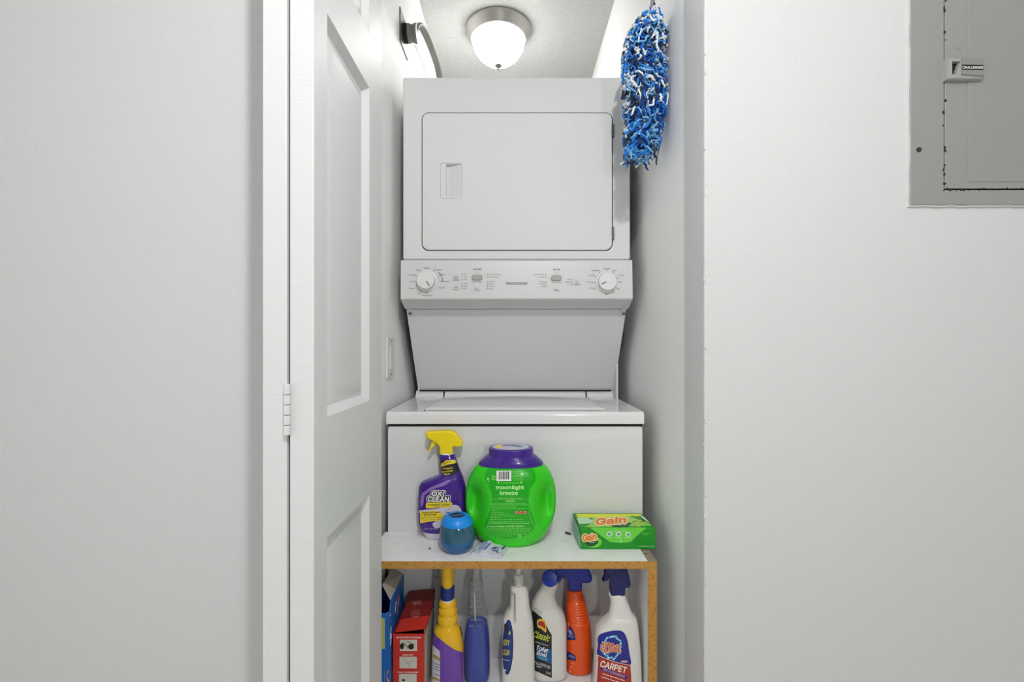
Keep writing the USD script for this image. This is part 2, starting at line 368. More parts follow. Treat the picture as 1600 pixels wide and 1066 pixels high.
for px, py in ((745.5, 448), (869.5, 449)): btn(px, py, 8, 8, 3.95, .005, plast, 'round_button')
LED = [oval(x, y, .75, .75) for x, ys in ((722, (429, 433, 436.7, 443.9, 447.6, 451.4)), (762, (429.2, 433, 440.5, 444, 448, 451.4)), (853, (429.7, 433.3, 440.8, 444.5, 448)), (893.5, (437, 441, 444.7))) for y in ys] + [oval(745.8, 425.7, .7, .7), oval(869.3, 426, .7, .7)]
ink(cp, cpm, LED, black, dc, name='indicator_lights', edge=None)
T = text
big = [T('FRIGIDAIRE', 807.5, 443.2, 4.2, 33.5, bold=True), T('WASHER', 745.8, 421, 2.7, 14, bold=True), T('DRYER', 869.5, 421.3, 2.7, 11, bold=True)]
ink(cp, cpm, big, greyink, dc, name='lettering', edge=None)
sm = [T(s, x, y, h, w) for s, x, y, h, w in (
    ('Normal', 667, 419, 2.4, 9), ('Heavy', 653.5, 422, 2.4, 6.5), ('Casual', 684, 421.6, 2.4, 12), ('Rinse Only', 643, 429.8, 2.4, 12), ('Whites', 690.5, 429.2, 2.4, 9.5), ('Light', 643.5, 440.6, 2.4, 8),
    ('Delicates', 694, 439.7, 2.4, 14), ('Rapid', 644, 451, 2.4, 10), ('CYCLES', 689.5, 450, 2.6, 11), ('Spin', 655, 459, 2.7, 5.5), ('Rinse & Spin', 667.5, 461.8, 2.7, 14.5),
    ('Normal', 947.5, 419.7, 2.4, 9), ('Heavy', 960.5, 423, 2.4, 6.5), ('Delicate', 930, 422.6, 2.4, 12), ('Towels', 924.5, 430.3, 2.4, 10), ('Air Fluff', 970.5, 430.3, 2.4, 9), ('Timed Dry', 921, 441, 2.4, 12), ('20', 969.5, 441, 2.4, 3.4),
    ('30', 966.5, 451.5, 2.4, 3.4), ('CYCLES', 925.5, 451, 2.6, 11), ('Start Pause', 745.5, 440.6, 1.9, 16), ('options', 745.5, 454.4, 2.3, 9.5), ('Start Pause', 869.5, 441.4, 1.9, 16), ('signal', 869.5, 454.7, 2.3, 9.5),
    ('Load Clean', 774, 429, 1.8, 17), ('Extra Rinse', 771, 433, 1.8, 13), ('Soaking', 768.8, 440.3, 2.2, 8.5), ('Wash', 767.5, 444, 2.2, 6.5), ('Rinsing', 768.8, 447.8, 2.2, 8.5), ('Done', 767.3, 451.3, 2.2, 5.5),
    ('Clean Lint Filter', 842, 429, 1.8, 17), ('Wrinkle', 846, 433, 1.8, 9), ('Drying', 847, 440.6, 2.2, 7.5), ('Cooling', 846.5, 444.2, 2.2, 8.5), ('Done', 848, 447.8, 2.2, 6),
    ('Hot', 727, 429, 1.9, 4.5), ('Warm', 727.5, 433, 1.9, 5.5), ('Cold', 727, 436.8, 1.9, 4.5), ('Heavy', 728, 444, 2.1, 7), ('Med', 727, 447.8, 2.1, 5), ('Light', 726.7, 451.4, 1.9, 4.4),
    ('High', 888.5, 437, 1.9, 5), ('Med', 887.5, 441, 1.9, 7), ('Low', 888.5, 444.8, 1.9, 4.2))]
ticks = []
for (cx, cy, angs) in ((667, 439, (90, 55, 20, 125, 155, 182, 205, 240, 270)), (947.5, 441, (90, 55, 20, 0, 125, 155, 182, 270, 305, 330))):
    for a in angs:
        c, s = math.cos(math.radians(a)), math.sin(math.radians(a)); ticks.append(LineString([(cx + 17.2 * c, cy - 17.2 * s), (cx + 20 * c, cy - 20 * s)]).buffer(.35))
arc = [(684.6 - 0, 425.0), (688, 429), (690.5, 434), (692, 438.5)]
ticks += [LineString(arc).buffer(.5)]
ink(cp, cpm, sm + ticks, greyink, dc, name='lettering', edge=None)
ink(cp, cat([cpm, box(dx(700, dc), dx(730, dc), dc - .007, dc - .004, 1.25, 1.34), box(dx(895, dc), dx(909, dc), dc - .007, dc - .004, 1.25, 1.34)]), [T('Wash', 712.5, 432.3, 2, 7), T('Temp', 712.5, 435.6, 2, 7), T('Soil', 712.5, 449, 3, 6), T('Dry', 901.5, 440, 2, 5), T('Temp', 901.5, 443.2, 2, 7)], greyink, dc, name='lettering', edge=None)
# sloping access panel, side flanges, screws
slope = lambda z: 1.470 + (1.2225 - z) / (1.2225 - .953) * (1.652 - 1.470)
pan = Polygon([(1.470, 1.2225), (1.652, .953), (1.660, .953), (1.478, 1.2225)])
part(lc, 'access_panel', ext(pan, XL, XR - .001, 'x'), mat('panel_enamel', (221, 221, 223), .5, bump=(420, .06, .0006)), smooth=25)
part(lc, 'side_flange', box(XR - .006, XR, 1.588, 2.03, .925, 1.366), appl)
part(lc, 'side_flange', box(XL, XL + .006, 1.645, 2.03, .925, 1.366), appl)
part(lc, 'rear_casing', box(XL + .006, XR - .006, 1.662, 2.03, .90, 1.37), appl)
for px in (640.5, 975):
    c = W(px, 490.5, 1.4725); part(lc, 'screw', lathe([(.0003, .004), (.0042, .004), (.0040, -.0015), (.002, -.0028), (.0003, -.003)], c, 16, 'y'), steel, label='dark steel screw at a top corner of the sloping panel')
    part(lc, 'clip', box(dx(px - 3, 1.45), dx(px + 4, 1.45), 1.449, 1.47, 1.2195, 1.2235), plast)
# washer
WL, WR = dx(605, 1.27), dx(1005, 1.27)
def front_bulge(v):
    t = np.clip((v[:, 0] - WL) / (WR - WL), 0, 1); return v
wb = box(WL, WR, 1.27, 2.03, .05, .8925, .007)
part(lc, 'washer_cabinet', wb, appl, smooth=25)
fp = soft(rrect(WL + .004, .10, WR - .004, .886, .02), 1.2665, 1.275, .02, 3)
def crown(v):
    t = (v[:, 0] - (WL + WR) / 2) / ((WR - WL) / 2); e = .868 + .012 * (1 - t ** 2) * -1
    k = np.clip((v[:, 2] - e) / .012, 0, 1); v = v.copy(); v[:, 1] = np.where(v[:, 1] < 1.2705, v[:, 1] + .0028 * k * k * (3 - 2 * k), v[:, 1]); return v
m = m3_of(ext(rrect(WL + .003, .06, WR - .003, .8895, .008), 1.2668, 1.274)).refine_to_length(.012); m = tm(m); m.vertices = crown(np.array(m.vertices))
part(lc, 'front_panel', m, appl, smooth=25)
part(lc, 'top_seam', box(WL + .002, WR - .002, 1.273, 1.99, .8915, .8985), dark, smooth=False)
tp = Polygon([(1.2665, .900), (1.2685, .8982), (2.03, .8982), (2.03, .9515), (1.657, .9515), (1.6545, .9505), (1.642, .9315), (1.28, .9315), (1.2735, .9305), (1.268, .926), (1.2665, .921)])
top = part(lc, 'washer_top', ext(tp, WL - .0015, WR + .0015, 'x'), gloss, smooth=28)
# lid: a height field with a crowned middle and a step that curves across
lx0, lx1, ly0, ly1 = -.243, .25, 1.288, 1.640
gx, gy = np.linspace(lx0, lx1, 61), np.linspace(ly0, ly1, 41)
X, Y = np.meshgrid(gx, gy, indexing='ij'); u = (X - (lx0 + lx1) / 2) / ((lx1 - lx0) / 2)
yc = 1.605 - .085 * u ** 2
t = np.clip((yc - Y) / .02 + .5, 0, 1); t = t * t * (3 - 2 * t)
Z = .9345 + .0045 * t * (1 - np.clip((1.315 - Y) / .03, 0, 1) ** 2 * .8)
e = np.minimum(np.minimum(X - lx0, lx1 - X), np.minimum(Y - ly0, ly1 - Y)); Z -= .0022 * np.clip(1 - e / .004, 0, 1) ** 2
top_v = np.stack([X, Y, Z], -1).reshape(-1, 3); nx, ny = X.shape
i, j = np.meshgrid(np.arange(nx - 1), np.arange(ny - 1), indexing='ij')
q = np.stack([i * ny + j, (i + 1) * ny + j, (i + 1) * ny + j + 1, i * ny + j + 1], -1).reshape(-1, 4)
lid_top = trimesh.Trimesh(top_v, np.vstack([q[:, [0, 1, 2]], q[:, [0, 2, 3]]]), process=False)
part(lc, 'lid', cat([lid_top, box(lx0, lx1, ly0, ly1, .9285, .9322)]), gloss, smooth=40)
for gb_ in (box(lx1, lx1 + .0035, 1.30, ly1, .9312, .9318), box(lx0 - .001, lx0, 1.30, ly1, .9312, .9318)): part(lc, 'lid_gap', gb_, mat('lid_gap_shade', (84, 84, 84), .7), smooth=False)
for x in (lx0 - .001, lx1 + .002): part(lc, 'hinge_slot', tube([(x, 1.6415, .9325), (x, 1.655, .9525)], .0022, 8), dark)
part(lc, 'rear_gap', box(XL + .004, XR - .012, 1.645, 1.661, .9512, .9545), dark, smooth=False)
for px, py in ((663.3, 640),):
    c = W(px, py, 1.285); part(lc, 'lid_bumper', lathe([(.0003, -.001), (.002, -.001), (.002, .002), (.0003, .003)], (c[0], 1.284, .9315), 12), dark)
for x in (dx(626, 1.40), dx(983, 1.40)): part(lc, 'screw_cap', lathe([(.0003, 0), (.004, 0), (.0035, .0012), (.0003, .0016)], (x, 1.40, .9314), 14), plast)

# ------------------------------------------------------------------ ceiling light
LXc, LYc = -.065, 1.985
cl = thing('ceiling_light', 'round flush ceiling light with nickel ring and glowing white glass dome', 'ceiling light', (LXc, LYc, CEIL))
part(cl, 'ring', lathe([(.104, -.042), (.114, -.046), (.1185, -.044), (.121, -.039), (.1265, -.030), (.131, -.020), (.1365, -.012), (.1385, -.006), (.1375, -.001), (.05, -.001)], (LXc, LYc, CEIL), 64), nickel, smooth=35)
pr = [(.0005, -.150), (.022, -.1475), (.044, -.140), (.065, -.127), (.084, -.109), (.098, -.088), (.107, -.067), (.1115, -.048), (.106, -.041)]
glow = usdkit.material(stage, '/World/Looks/lit_glass', {'e': ('emission', dict(color=(1, .99, .97), strength=DOME_GLOW)), 'd': ('glossy_bsdf', dict(color=(.9, .9, .9), roughness=.15)), 'm': ('mix_closure', dict(fac=.06))}, [('e.emission', 'm.closure1'), ('d.BSDF', 'm.closure2')], surface='m.closure')
pz = PchipInterpolator(np.arange(len(pr)), np.array(pr)); pr2 = pz(np.linspace(0, len(pr) - 1, 30))
part(cl, 'glass_dome', lathe(pr2, (LXc, LYc, CEIL), 96, flute=(24, .012)), glow, smooth=60)
part(cl, 'finial', lathe([(.0004, -.171), (.003, -.169), (.0035, -.166), (.002, -.163), (.004, -.161), (.010, -.158), (.0145, -.153), (.013, -.148), (.0004, -.147)], (LXc, LYc, CEIL), 24), steel, smooth=50)

# ------------------------------------------------------------------ dryer outlet, plug and cord
ou = thing('dryer_outlet', 'square steel outlet plate with a round black socket high on the closet wall', 'outlet', (LX, 1.557, 2.137))
part(ou, 'cover_plate', box(LX, LX + .0035, 1.503, 1.611, 2.083, 2.191, .001), steel)
part(ou, 'socket', lathe([(.0005, 0), (.029, 0), (.029, .010), (.027, .0125), (.0005, .0125)], (LX + .0035, 1.557, 2.140), 40, 'x'), dark)
gp = mat('grey_cord', (132, 134, 126), .5)
pl = lathe([(.0005, 0), (.0285, 0), (.029, .004), (.026, .010), (.026, .018), (.0295, .022), (.030, .030), (.0005, .032)], (LX + .0165, 1.557, 2.140), 40, 'x')
part(lc, 'power_plug', pl, gp, smooth=35, label='round grey plug of the dryer, pushed into the wall socket')
cpts = PchipInterpolator([0, 1, 2, 3, 4, 5, 6], np.array([(LX + .036, 1.557, 2.150), (LX + .040, 1.585, 2.188), (LX + .044, 1.65, 2.222), (LX + .049, 1.76, 2.242), (LX + .051, 1.93, 2.26), (LX + .0525, 2.052, 2.17), (LX + .0535, 2.075, 1.55)]))(np.linspace(0, 6, 46))
for q in (-1, 0, 1):
    side = np.array([0.55, 0.0, 0.0]) ; 
    n_ = tube(cpts + np.array([.0088 * q, -.002 * q, 0]), .0054, 10)
    if q == -1: cord = part(lc, 'power_cord', n_, gp, smooth=50, label='flat ribbed grey power cord behind the dryer')
    else: part(cord, 'cord_strand', n_, gp, smooth=50)

# ------------------------------------------------------------------ light switch on the closet wall
sw = thing('light_switch', 'white wall switch plate on the closet wall beside the folded door', 'light switch', (LX, 1.378, 1.074))
swm = mat('switch_plastic', (220, 220, 218), .3)
part(sw, 'switch_plate', box(LX, LX + .006, 1.341, 1.416, 1.015, 1.133, .002), swm)
part(sw, 'rocker', box(LX + .005, LX + .009, 1.362, 1.395, 1.041, 1.107, .0015), swm)
for z in (1.026, 1.122): part(sw, 'screw', lathe([(.0003, 0), (.003, 0), (.0025, .001), (.0003, .0012)], (LX + .006, 1.3785, z), 12, 'x'), steel)

# ------------------------------------------------------------------ breaker panel on the right hand wall
eb = thing('breaker_panel', 'grey painted metal electrical breaker panel set in the white wall', 'breaker panel', (.98, DF, 1.72))
gm = mat('grey_panel_paint', (147, 148, 146), .42, bump=(120, .12, .0008))
D9 = .944
ex0, ez0 = dx(1418.5, DF), dz(322, DF)
fx0, fz0 = dx(1474.5, D9), dz(297, D9)
fr = minus(box(ex0, 1.20, DF - .006, DF + .02, ez0, 2.07, .0025), box(fx0, 1.135, DF - .02, DF - .001, fz0, 2.0))
part(eb, 'cover', fr, gm)
part(eb, 'opening', box(fx0 + .0005, 1.1345, DF - .0012, DF - .0005, fz0 + .0005, 1.9995), mat('panel_gap', (20, 20, 20), .9), smooth=False, label='dark gap between the door and the cover')
door_l = [box(fx0 + .0028, 1.132, DF - .0065, DF - .0012, fz0 + .0030, 1.997, .0012)]
ed = part(eb, 'panel_door', cat(door_l), gm)
part(ed, 'raised_field', box(dx(1512, D9), 1.10, DF - .0078, DF - .006, dz(284.5, D9), 1.97, .0012), gm)
kx, kz = dx(1496.5, D9), dz(71, D9)
part(ed, 'knockout', lathe([(.0003, 0), (.0090, 0), (.0088, -.0010), (.0003, -.0011)], (kx, DF - .0065, kz), 28, 'y'), gm)
z9 = lambda x, y: (x / 20 + 1470, y / 20 + 80)      # zoomed view of the latch
lm = mat('latch_plastic', (160, 161, 158), .4)
DL = DF - .0175
L0 = pxpoly([z9(215, 205), z9(650, 205), z9(1330, 205), z9(1330, 860), z9(215, 860)], DL)
hole = pxpoly([z9(365, 315), z9(620, 315), z9(480, 715), z9(365, 715)], DL)
lt = part(ed, 'latch', minus(ext(L0, DF - .017, DF - .006, bevel=.002), ext(hole, DF - .03, DF - .009)), lm)
part(lt, 'latch_opening', ext(hole, DF - .0092, DF - .008), black, smooth=False)
g1 = [Polygon([z9(665, 240), z9(1330, 235), z9(1330, 430), z9(665, 415)]), Polygon([z9(665, 600), z9(1330, 600), z9(1330, 800), z9(665, 745)])]
part(lt, 'latch_slide', ext(pxpoly([z9(640, 235), z9(1335, 235), z9(1335, 800), z9(640, 745)], DL), DF - .0195, DF - .016, bevel=.001), mat('latch_slide_grey', (136, 138, 134), .4))
ink(lt, box(.8, 1.0, DF - .0195, DF - .01, 1.5, 1.8), [Polygon([z9(665, 415), z9(1325, 430), z9(1325, 590), z9(665, 580)])], black, D9, .0002, 'name_strip', None)
ink(lt, box(.8, 1.0, DF - .0195, DF - .01, 1.5, 1.8), [text('CHALLENGER', *z9(995, 510), 4.4, 31.5, rot=.8, bold=True)], white, D9, .0004, 'lettering', None)
sx, sz = dx(1435.5, D9), dz(234, D9)
sc = part(eb, 'screw', lathe([(.0003, .001), (.0052, .001), (.0046, -.0018), (.0003, -.0025)], (sx, DF - .006, sz), 20, 'y'), mat('dark_screw', (70, 68, 66), .5, metal=.6))
# paint chips along the door gap
rc = random.Random(11); chips = []
for k in range(46):
    if k % 2: x, z = fx0 + .0014 + rc.uniform(-.003, .003), rc.uniform(fz0, 1.85)
    else: x, z = rc.uniform(fx0, 1.02), fz0 + .0014 + rc.uniform(-.0035, .003)
    chips.append(aff.translate(aff.rotate(aff.scale(Point(0, 0).buffer(1, quad_segs=2), rc.uniform(.0008, .0022), rc.uniform(.0007, .0035 if k % 2 else .0016)), rc.uniform(-30, 30)), x, z))
part(eb, 'paint_chips', ext(shapely.union_all(chips), DF - .0069, DF - .0058), mat('chipped_paint', (30, 29, 28), .8), smooth=False, label='dark chips in the paint along the door edge', kind='stuff')
edge = [(ex0 - .0015, 1.95)]; rc = random.Random(4)
seal = [LineString([(ex0 - .0005 + rc.uniform(-.0010, .0006), z) for z in np.linspace(ez0 - .002, 2.07, 40)]).buffer(.0006), LineString([(x, ez0 - .0008 + rc.uniform(-.001, .0009)) for x in np.linspace(ex0, 1.2, 30)]).buffer(.0011)]
part(eb, 'paint_edge', ext(shapely.union_all(seal), DF - .0045, DF), wall_m, smooth=False, label='ragged white wall paint along the edge of the cover')

# ------------------------------------------------------------------ shaggy mop head hanging on the closet wall
mp = thing('mop', 'shaggy blue and white yarn mop head hanging against the closet wall', 'mop', tuple(W(1008, 130, 1.19)))
dm = 1.19
axis = PchipInterpolator([0, .12, .35, .6, .85, 1], np.array([W(1015, 28, dm), W(1011, 50, dm), W(1007, 100, dm), W(1008, 150, dm), W(1005, 200, dm), W(1001, 238, dm)]))
halfw = PchipInterpolator([0, .06, .2, .5, .8, 1], np.array([17, 26, 33, 35, 31, 26.]) * dm / F)
part(mp, 'pole', tube([W(1013, 60, dm), W(1017, 22, dm), W(1023, -20, dm), W(1034, -130, dm)], .0052, 12), mat('grey_pole', (150, 152, 150), .4, metal=.3))
wx = W(1034, -130, dm)
part(mp, 'hook', tube([(RX + .004, dm, wx[2] + .012), (RX - .01, dm, wx[2] + .010), (wx[0] - .004, dm, wx[2] + .004), (wx[0] - .008, dm, wx[2] - .01)], .003, 8), steel)
core_t = np.linspace(0.03, .98, 14)
part(mp, 'backing', tube(axis(core_t), halfw(core_t) * .72, 16), mat('mop_backing', (24, 58, 110), .9))
rm = np.random.default_rng(3)
yarns = {'blue_yarn': ((30, 124, 214), 330), 'deep_blue_yarn': ((18, 78, 164), 220), 'pale_blue_yarn': ((112, 172, 216), 260), 'white_yarn': ((226, 230, 230), 300), 'dark_yarn': ((48, 60, 76), 130)}
for nm, (rgb, cnt) in yarns.items():
    ms = []
    # yarns of one colour come in tufts
    tufts = [(rm.uniform(0, 1), rm.uniform(0, 2 * math.pi)) for _ in range(46)]
    for k in range(cnt):
        tt_, th_ = tufts[rm.integers(len(tufts))]
        t = np.clip(tt_ + rm.normal(0, .05), 0, 1); th = th_ + rm.normal(0, .5)
        c = axis(t); a = float(halfw(t))
        out = np.array([math.cos(th), math.sin(th), 0.0])
        p = c + out * a * rm.uniform(.62, .88)
        v = out * .3 + rm.normal(0, .45, 3) + np.array([0, 0, -.55]); pts = [p]; stp = rm.uniform(.005, .0085)
        n = rm.integers(5, 9)
        for s in range(n):
            v = v + rm.normal(0, .55, 3) + np.array([0, 0, -.12]); v /= np.linalg.norm(v)
            q = pts[-1] + v * stp
            tq = np.clip((axis(0)[2] - q[2]) / (axis(0)[2] - axis(1)[2]), 0, 1); cc = axis(tq); r = q - cc; r[2] = 0
            L = np.linalg.norm(r); A = float(halfw(tq)) * 1.02
            if L > A: q = q - r * (1 - A / L)
            q[0] = min(q[0], RX - .003); pts.append(q)
        pts = np.array(pts); pts = PchipInterpolator(np.arange(len(pts)), pts)(np.linspace(0, len(pts) - 1, 2 * len(pts)))
        ra = rm.uniform(.0014, .0032)
        ms.append(tube(pts, ra * (1 - .5 * np.abs(np.linspace(-1, 1, len(pts))) ** 3), 5))
    for k in range(5 if nm == 'pale_blue_yarn' else 2):        # loose ends at the bottom
        p = axis(1.0) + np.array([rm.uniform(-.035, .03), rm.uniform(-.03, .01), .004]); pts = [p + np.array([rm.uniform(-.003, .003) * s - .001 * s, 0, -.0065 * s]) for s in range(6)]
        ms.append(tube(pts, .0016, 5))
    part(mp, nm, cat(ms), mat(nm, rgb, .75, bump=(900, .3, .001)), smooth=60, kind='stuff')

# ------------------------------------------------------------------ shelf unit in front of the washer
SF, SB, ST, SI = 1.093, 1.2655, .61, .27
raw = mat('particle_board_edge', (190, 140, 66), .8, bump=(300, .5, .0012), speck=(120, (120, 78, 32), .5, .78))
rawtop = mat('worn_board_edge', (150, 136, 118), .85, bump=(300, .5, .0012), speck=(160, (92, 74, 56), .5, .7))
lam = mat('white_laminate', (238, 238, 239), .38, speck=(34, (228, 228, 227), .5, .7))
sh = thing('shelf_unit', 'low white laminate shelf with raw brown particle board front edges', 'shelf', (0, 1.18, 0))
SL, SR = -.345, .310
tb = part(sh, 'top_board', box(SL, SR, SF + .0006, SB, .592, ST), lam)
part(tb, 'raw_edge', box(SL, SR, SF - .0004, SF + .0006, .5923, .6094), raw, label='raw brown particle board front edge')
for x0, x1 in ((SL - .018, SL), (SR, SR + .0215)):
    sp = part(sh, 'side_panel', box(x0, x1, SF + .0006, SB, 0, ST - .001), lam)
    part(sp, 'raw_edge', box(x0, x1, SF - .0004, SF + .0006, 0, ST - .001), raw, label='raw brown particle board front edge')
    part(sp, 'raw_top', box(x0, x1, SF, SB, ST - .001, ST - .0004), rawtop)
bb = part(sh, 'bottom_board', box(SL, SR, SF + .0006, SB, SI - .018, SI), lam)
part(bb, 'raw_edge', box(SL, SR, SF - .0004, SF + .0006, SI - .018, SI - .0005), raw)
for x, y, w in ((.3185, 1.135, .0025), (.3215, 1.20, .0025)): part(sh, 'screw', lathe([(.0003, 0), (.0032, 0), (.0003, .0012)], (x, y, ST - .0004), 12), mat('rusty_screw', (96, 52, 40), .7))

# ------------------------------------------------------------------ purple stain spray with a yellow trigger
def fix(rows): return rows
K5 = (640, 660), 5.333
def zr(rows, o, k):
    """rows measured in a zoomed view -> photo pixels"""
    return [(r[0] / k + o[1], r[1] / k + o[0], r[2] / k + o[0]) + tuple(r[3:]) for r in rows]
d = 1.236
SQ = lambda rows: [(673 + (r[0] - 673) * (838.0 - 673) / (845.7 - 673),) + tuple(r[1:]) for r in rows]
purple = mat('purple_bottle', (64, 26, 136), .25, coat=.3)
yellow = mat('yellow_plastic', (245, 218, 16), .32)
ps = thing('spray_bottle', 'purple stain remover spray bottle with yellow trigger on the shelf top', 'spray bottle', (dx(692, d), d, ST))
R = SQ(zr([(268, 252, 372, .0135, 2.2), (285, 247, 378, .0145, 2.2), (310, 250, 388, .0155, 2.3), (350, 256, 400, .0165, 2.4), (400, 264, 418, .018, 2.6), (432, 268, 430, .020, 2.7), (452, 250, 440, .022, 2.8), (485, 178, 449, .026, 2.9), (520, 98, 459, .0265, 3), (562, 80, 467, .027, 3.2), (700, 75, 469, .0275, 3.3), (850, 78, 466, .0275, 3.3), (900, 90, 460, .0275, 3.2), (935, 112, 452, .027, 3)], *K5))
bm = loft(R, d); part(ps, 'bottle', bm, purple, smooth=50)
R = SQ(zr([(935, 112, 452, .027, 3), (968, 128, 442, .0265, 3), (982, 134, 436, .0255, 3), (990.5, 142, 428, .024, 3)], *K5))
part(ps, 'base', loft(R, d, 14), mat('milky_plastic', (214, 208, 222), .3), smooth=50, label='milky clear base of the bottle below the label')
part(ps, 'neck_ring', loft(SQ(zr([(258, 256, 366, .0138, 2), (272, 248, 374, .0150, 2)], *K5)), d, 6), mat('white_ring', (226, 226, 230), .3))
tp_ = pxpoly([(143, 72), (330, 66), (374, 74), (408, 110), (447, 168), (441, 196), (362, 198), (362, 262), (258, 262), (256, 200), (246, 186), (226, 166), (140, 118)], d, *K5)
hd = part(ps, 'trigger_head', soft(tp_, d - .0135, d + .0135, .004, 5), yellow, smooth=60)
part(hd, 'trigger', soft(pxpoly([(190, 150), (224, 158), (214, 190), (190, 215), (166, 246), (158, 240), (172, 205), (184, 170)], d, *K5), d - .007, d + .007, .003, 4), yellow, smooth=60)
o, k = (650, 740), 9.694
lilac = mat('lilac_ink', (150, 112, 190), .35); pale = mat('pale_label_ink', (214, 208, 226), .35); yel = mat('yellow_ink', (240, 214, 48), .4)
zt = lambda s, x, y, h, w=None, rot=0, **q: text(s, x / k + o[0], y / k + o[1], h / k, w / k if w else None, rot, **q)
sw_ = [zpoly([(60, 420), (90, 300), (220, 210), (480, 100), (560, 90), (430, 190), (260, 235), (130, 330), (110, 470), (80, 520)], o, k).buffer(-.15)]
rs = random.Random(2)
dots = [oval((450 + 120 * rs.random() + 40 * i / 24) / k + o[0], (190 + 330 * i / 24) / k + o[1], .35, .35) for i in range(26)]
ink(ps, bm, sw_ + dots, lilac, d, .0002, 'label_print')
ink(ps, bm, [zpoly(curve([(60, 560), (330, 530), (500, 480), (640, 490), (690, 600), (560, 620), (470, 640), (400, 790), (300, 830), (250, 760), (330, 700), (160, 640), (70, 610)]), o, k)], pale, d, .0003, 'label_print')
logo = [zt('O', 280, 306, 72, 78, 2, bold=True, shear=4), zt('X', 358, 309, 72, 74, 2, bold=True, shear=4), zt('I', 420, 311, 72, 22, 2, bold=True, shear=4), zt('CLEAN', 338, 388, 84, 322, 1, bold=True, shear=4)]
ink(ps, bm, [shapely.union_all(logo).buffer(2.4)], pale, d, .0003, 'logo_outline')
ink(ps, bm, [g.buffer(1.4) for g in logo], black, d, .0004, 'label_print')
ink(ps, bm, [g.buffer(.15) for g in logo], white, d, .0006, 'lettering')
ink(ps, bm, [zpoly(curve([(150, 480), (170, 445), (340, 440), (530, 435), (545, 470), (510, 515), (350, 515), (170, 530)]), o, k), zpoly([(60, 580), (330, 565), (370, 590), (430, 640), (370, 725), (330, 715), (200, 730), (62, 755)], o, k)], yel, d, .0005, 'label_print')
ink(ps, bm, [zt('DYNAMIC CLEAN', 345, 474, 26, 320, -1, bold=True, shear=10), zt('foaming spray', 340, 498, 14, 150), zt('Powers & Foams', 235, 590, 26, 270, -3, bold=True), zt('All Surge', 215, 626, 32, 195, -3, bold=True), zpoly([(445, 575), (480, 600), (540, 590), (490, 590)], o, k), oval(502 / k + o[0], 537 / k + o[1], .5, 1.2)], black, d, .0007, 'lettering')
ink(ps, bm, [lines(82 / k + o[0], 392 / k + o[0], 668 / k + o[1], 1.1, -4), lines(130 / k + o[0], 345 / k + o[0], 700 / k + o[1], 1.1, -4)], mat('tan_ink', (176, 150, 70), .4), d, .0007, 'fine_print')
ink(ps, bm, [zt('24 FL OZ 710 mL', 235, 836, 26, 210)], mat('pale_lilac_ink', (190, 172, 216), .4), d, .0006, 'lettering')
o, k = K5
ink(ps, bm, [zpoly([(256, 318), (300, 315), (392, 330), (412, 400), (390, 432), (330, 445), (268, 420), (254, 380)], o, k)], black, d, .0003, 'neck_label')
ink(ps, bm, [zpoly([(266, 345), (300, 318), (378, 312), (392, 340), (330, 350), (262, 372)], o, k)], yel, d, .0005, 'label_print')
ink(ps, bm, [zt('Foam', 318, 384, 16, 78, -6, bold=True), zt('Boost Action', 316, 408, 16, 92, -7, bold=True), zt('Max!', 312, 432, 15, 46, -8, bold=True)], yel, d, .0005, 'lettering')
ink(ps, bm, [zt('Get More', 312, 331, 11, 60, -5, bold=True), zt('Spray', 295, 346, 10, 36, -5, bold=True)], black, d, .0007, 'lettering')

# ------------------------------------------------------------------ green detergent pod tub
d = 1.213; K4 = (720, 680), 5.6125
gt = thing('detergent_tub', 'large bright green laundry pod tub with purple lid on the shelf top', 'detergent tub', (dx(797.5, d), d, ST))
green = mat('green_tub', (52, 210, 26), .3, coat=.15)
R = zr([(248, 158, 722, .044, 2.3), (262, 138, 742, .0455, 2.3), (330, 88, 790, .050, 2.4), (400, 62, 816, .052, 2.4), (480, 48, 829, .053, 2.4), (560, 44, 831, .053, 2.4), (640, 47, 828, .053, 2.4), (720, 64, 810, .052, 2.4), (800, 105, 775, .051, 2.4), (870, 150, 730, .050, 2.3), (900, 185, 690, .0495, 2.3), (912, 205, 668, .048, 2.3), (919, 230, 640, .045, 2.3)], *K4)
xc = dx(798, d); zc = dz(781, d)
def dents(X, Y, Z):
    u = (np.abs(X - xc) - .090) / .020; w = (Z - zc) / .046
    g = np.exp(-u * u - w * w * np.abs(w) ** .5); sg = np.sign(Y - d)
    return X, Y - sg * .036 * g * (np.abs(Y - d) > .006), Z
tubm = loft(R, d, 90, 120, dents); tubp = part(gt, 'tub', tubm, green, smooth=70)
navy = mat('purple_lid', (64, 34, 140), .28, coat=.2)
R = zr([(104, 250, 630, .0400, 2.2), (112, 246, 634, .0425, 2.2), (168, 242, 640, .0435, 2.2), (178, 222, 660, .0440, 2.2), (200, 196, 686, .0450, 2.3), (235, 160, 720, .0465, 2.3), (252, 154, 724, .0465, 2.3)], *K4)
ld = part(gt, 'lid', loft(R, d, 40, 80), navy, smooth=40)
zt_ = float(dz(698.5, d)); s = d / F
def disc(rx, ry, z, c=(dx(798, d), d)):
    m = ext(oval(c[0], c[1], rx, ry), z - .001, z, 'z'); return m
part(ld, 'lid_disc', disc(.047, .034, zt_ + .0010), mat('lid_sticker', (206, 200, 222), .4), smooth=False, label='round pale sticker on the lid')
part(ld, 'sticker_print', ext(oval(dx(798, d), d + .004, .030, .018).difference(oval(dx(796, d), d - .004, .026, .014)), zt_ + .001, zt_ + .0014, 'z'), navy, smooth=False)
part(ld, 'sticker_print', ext(oval(dx(780, d), d, .010, .016), zt_ + .001, zt_ + .0015, 'z'), yel, smooth=False)
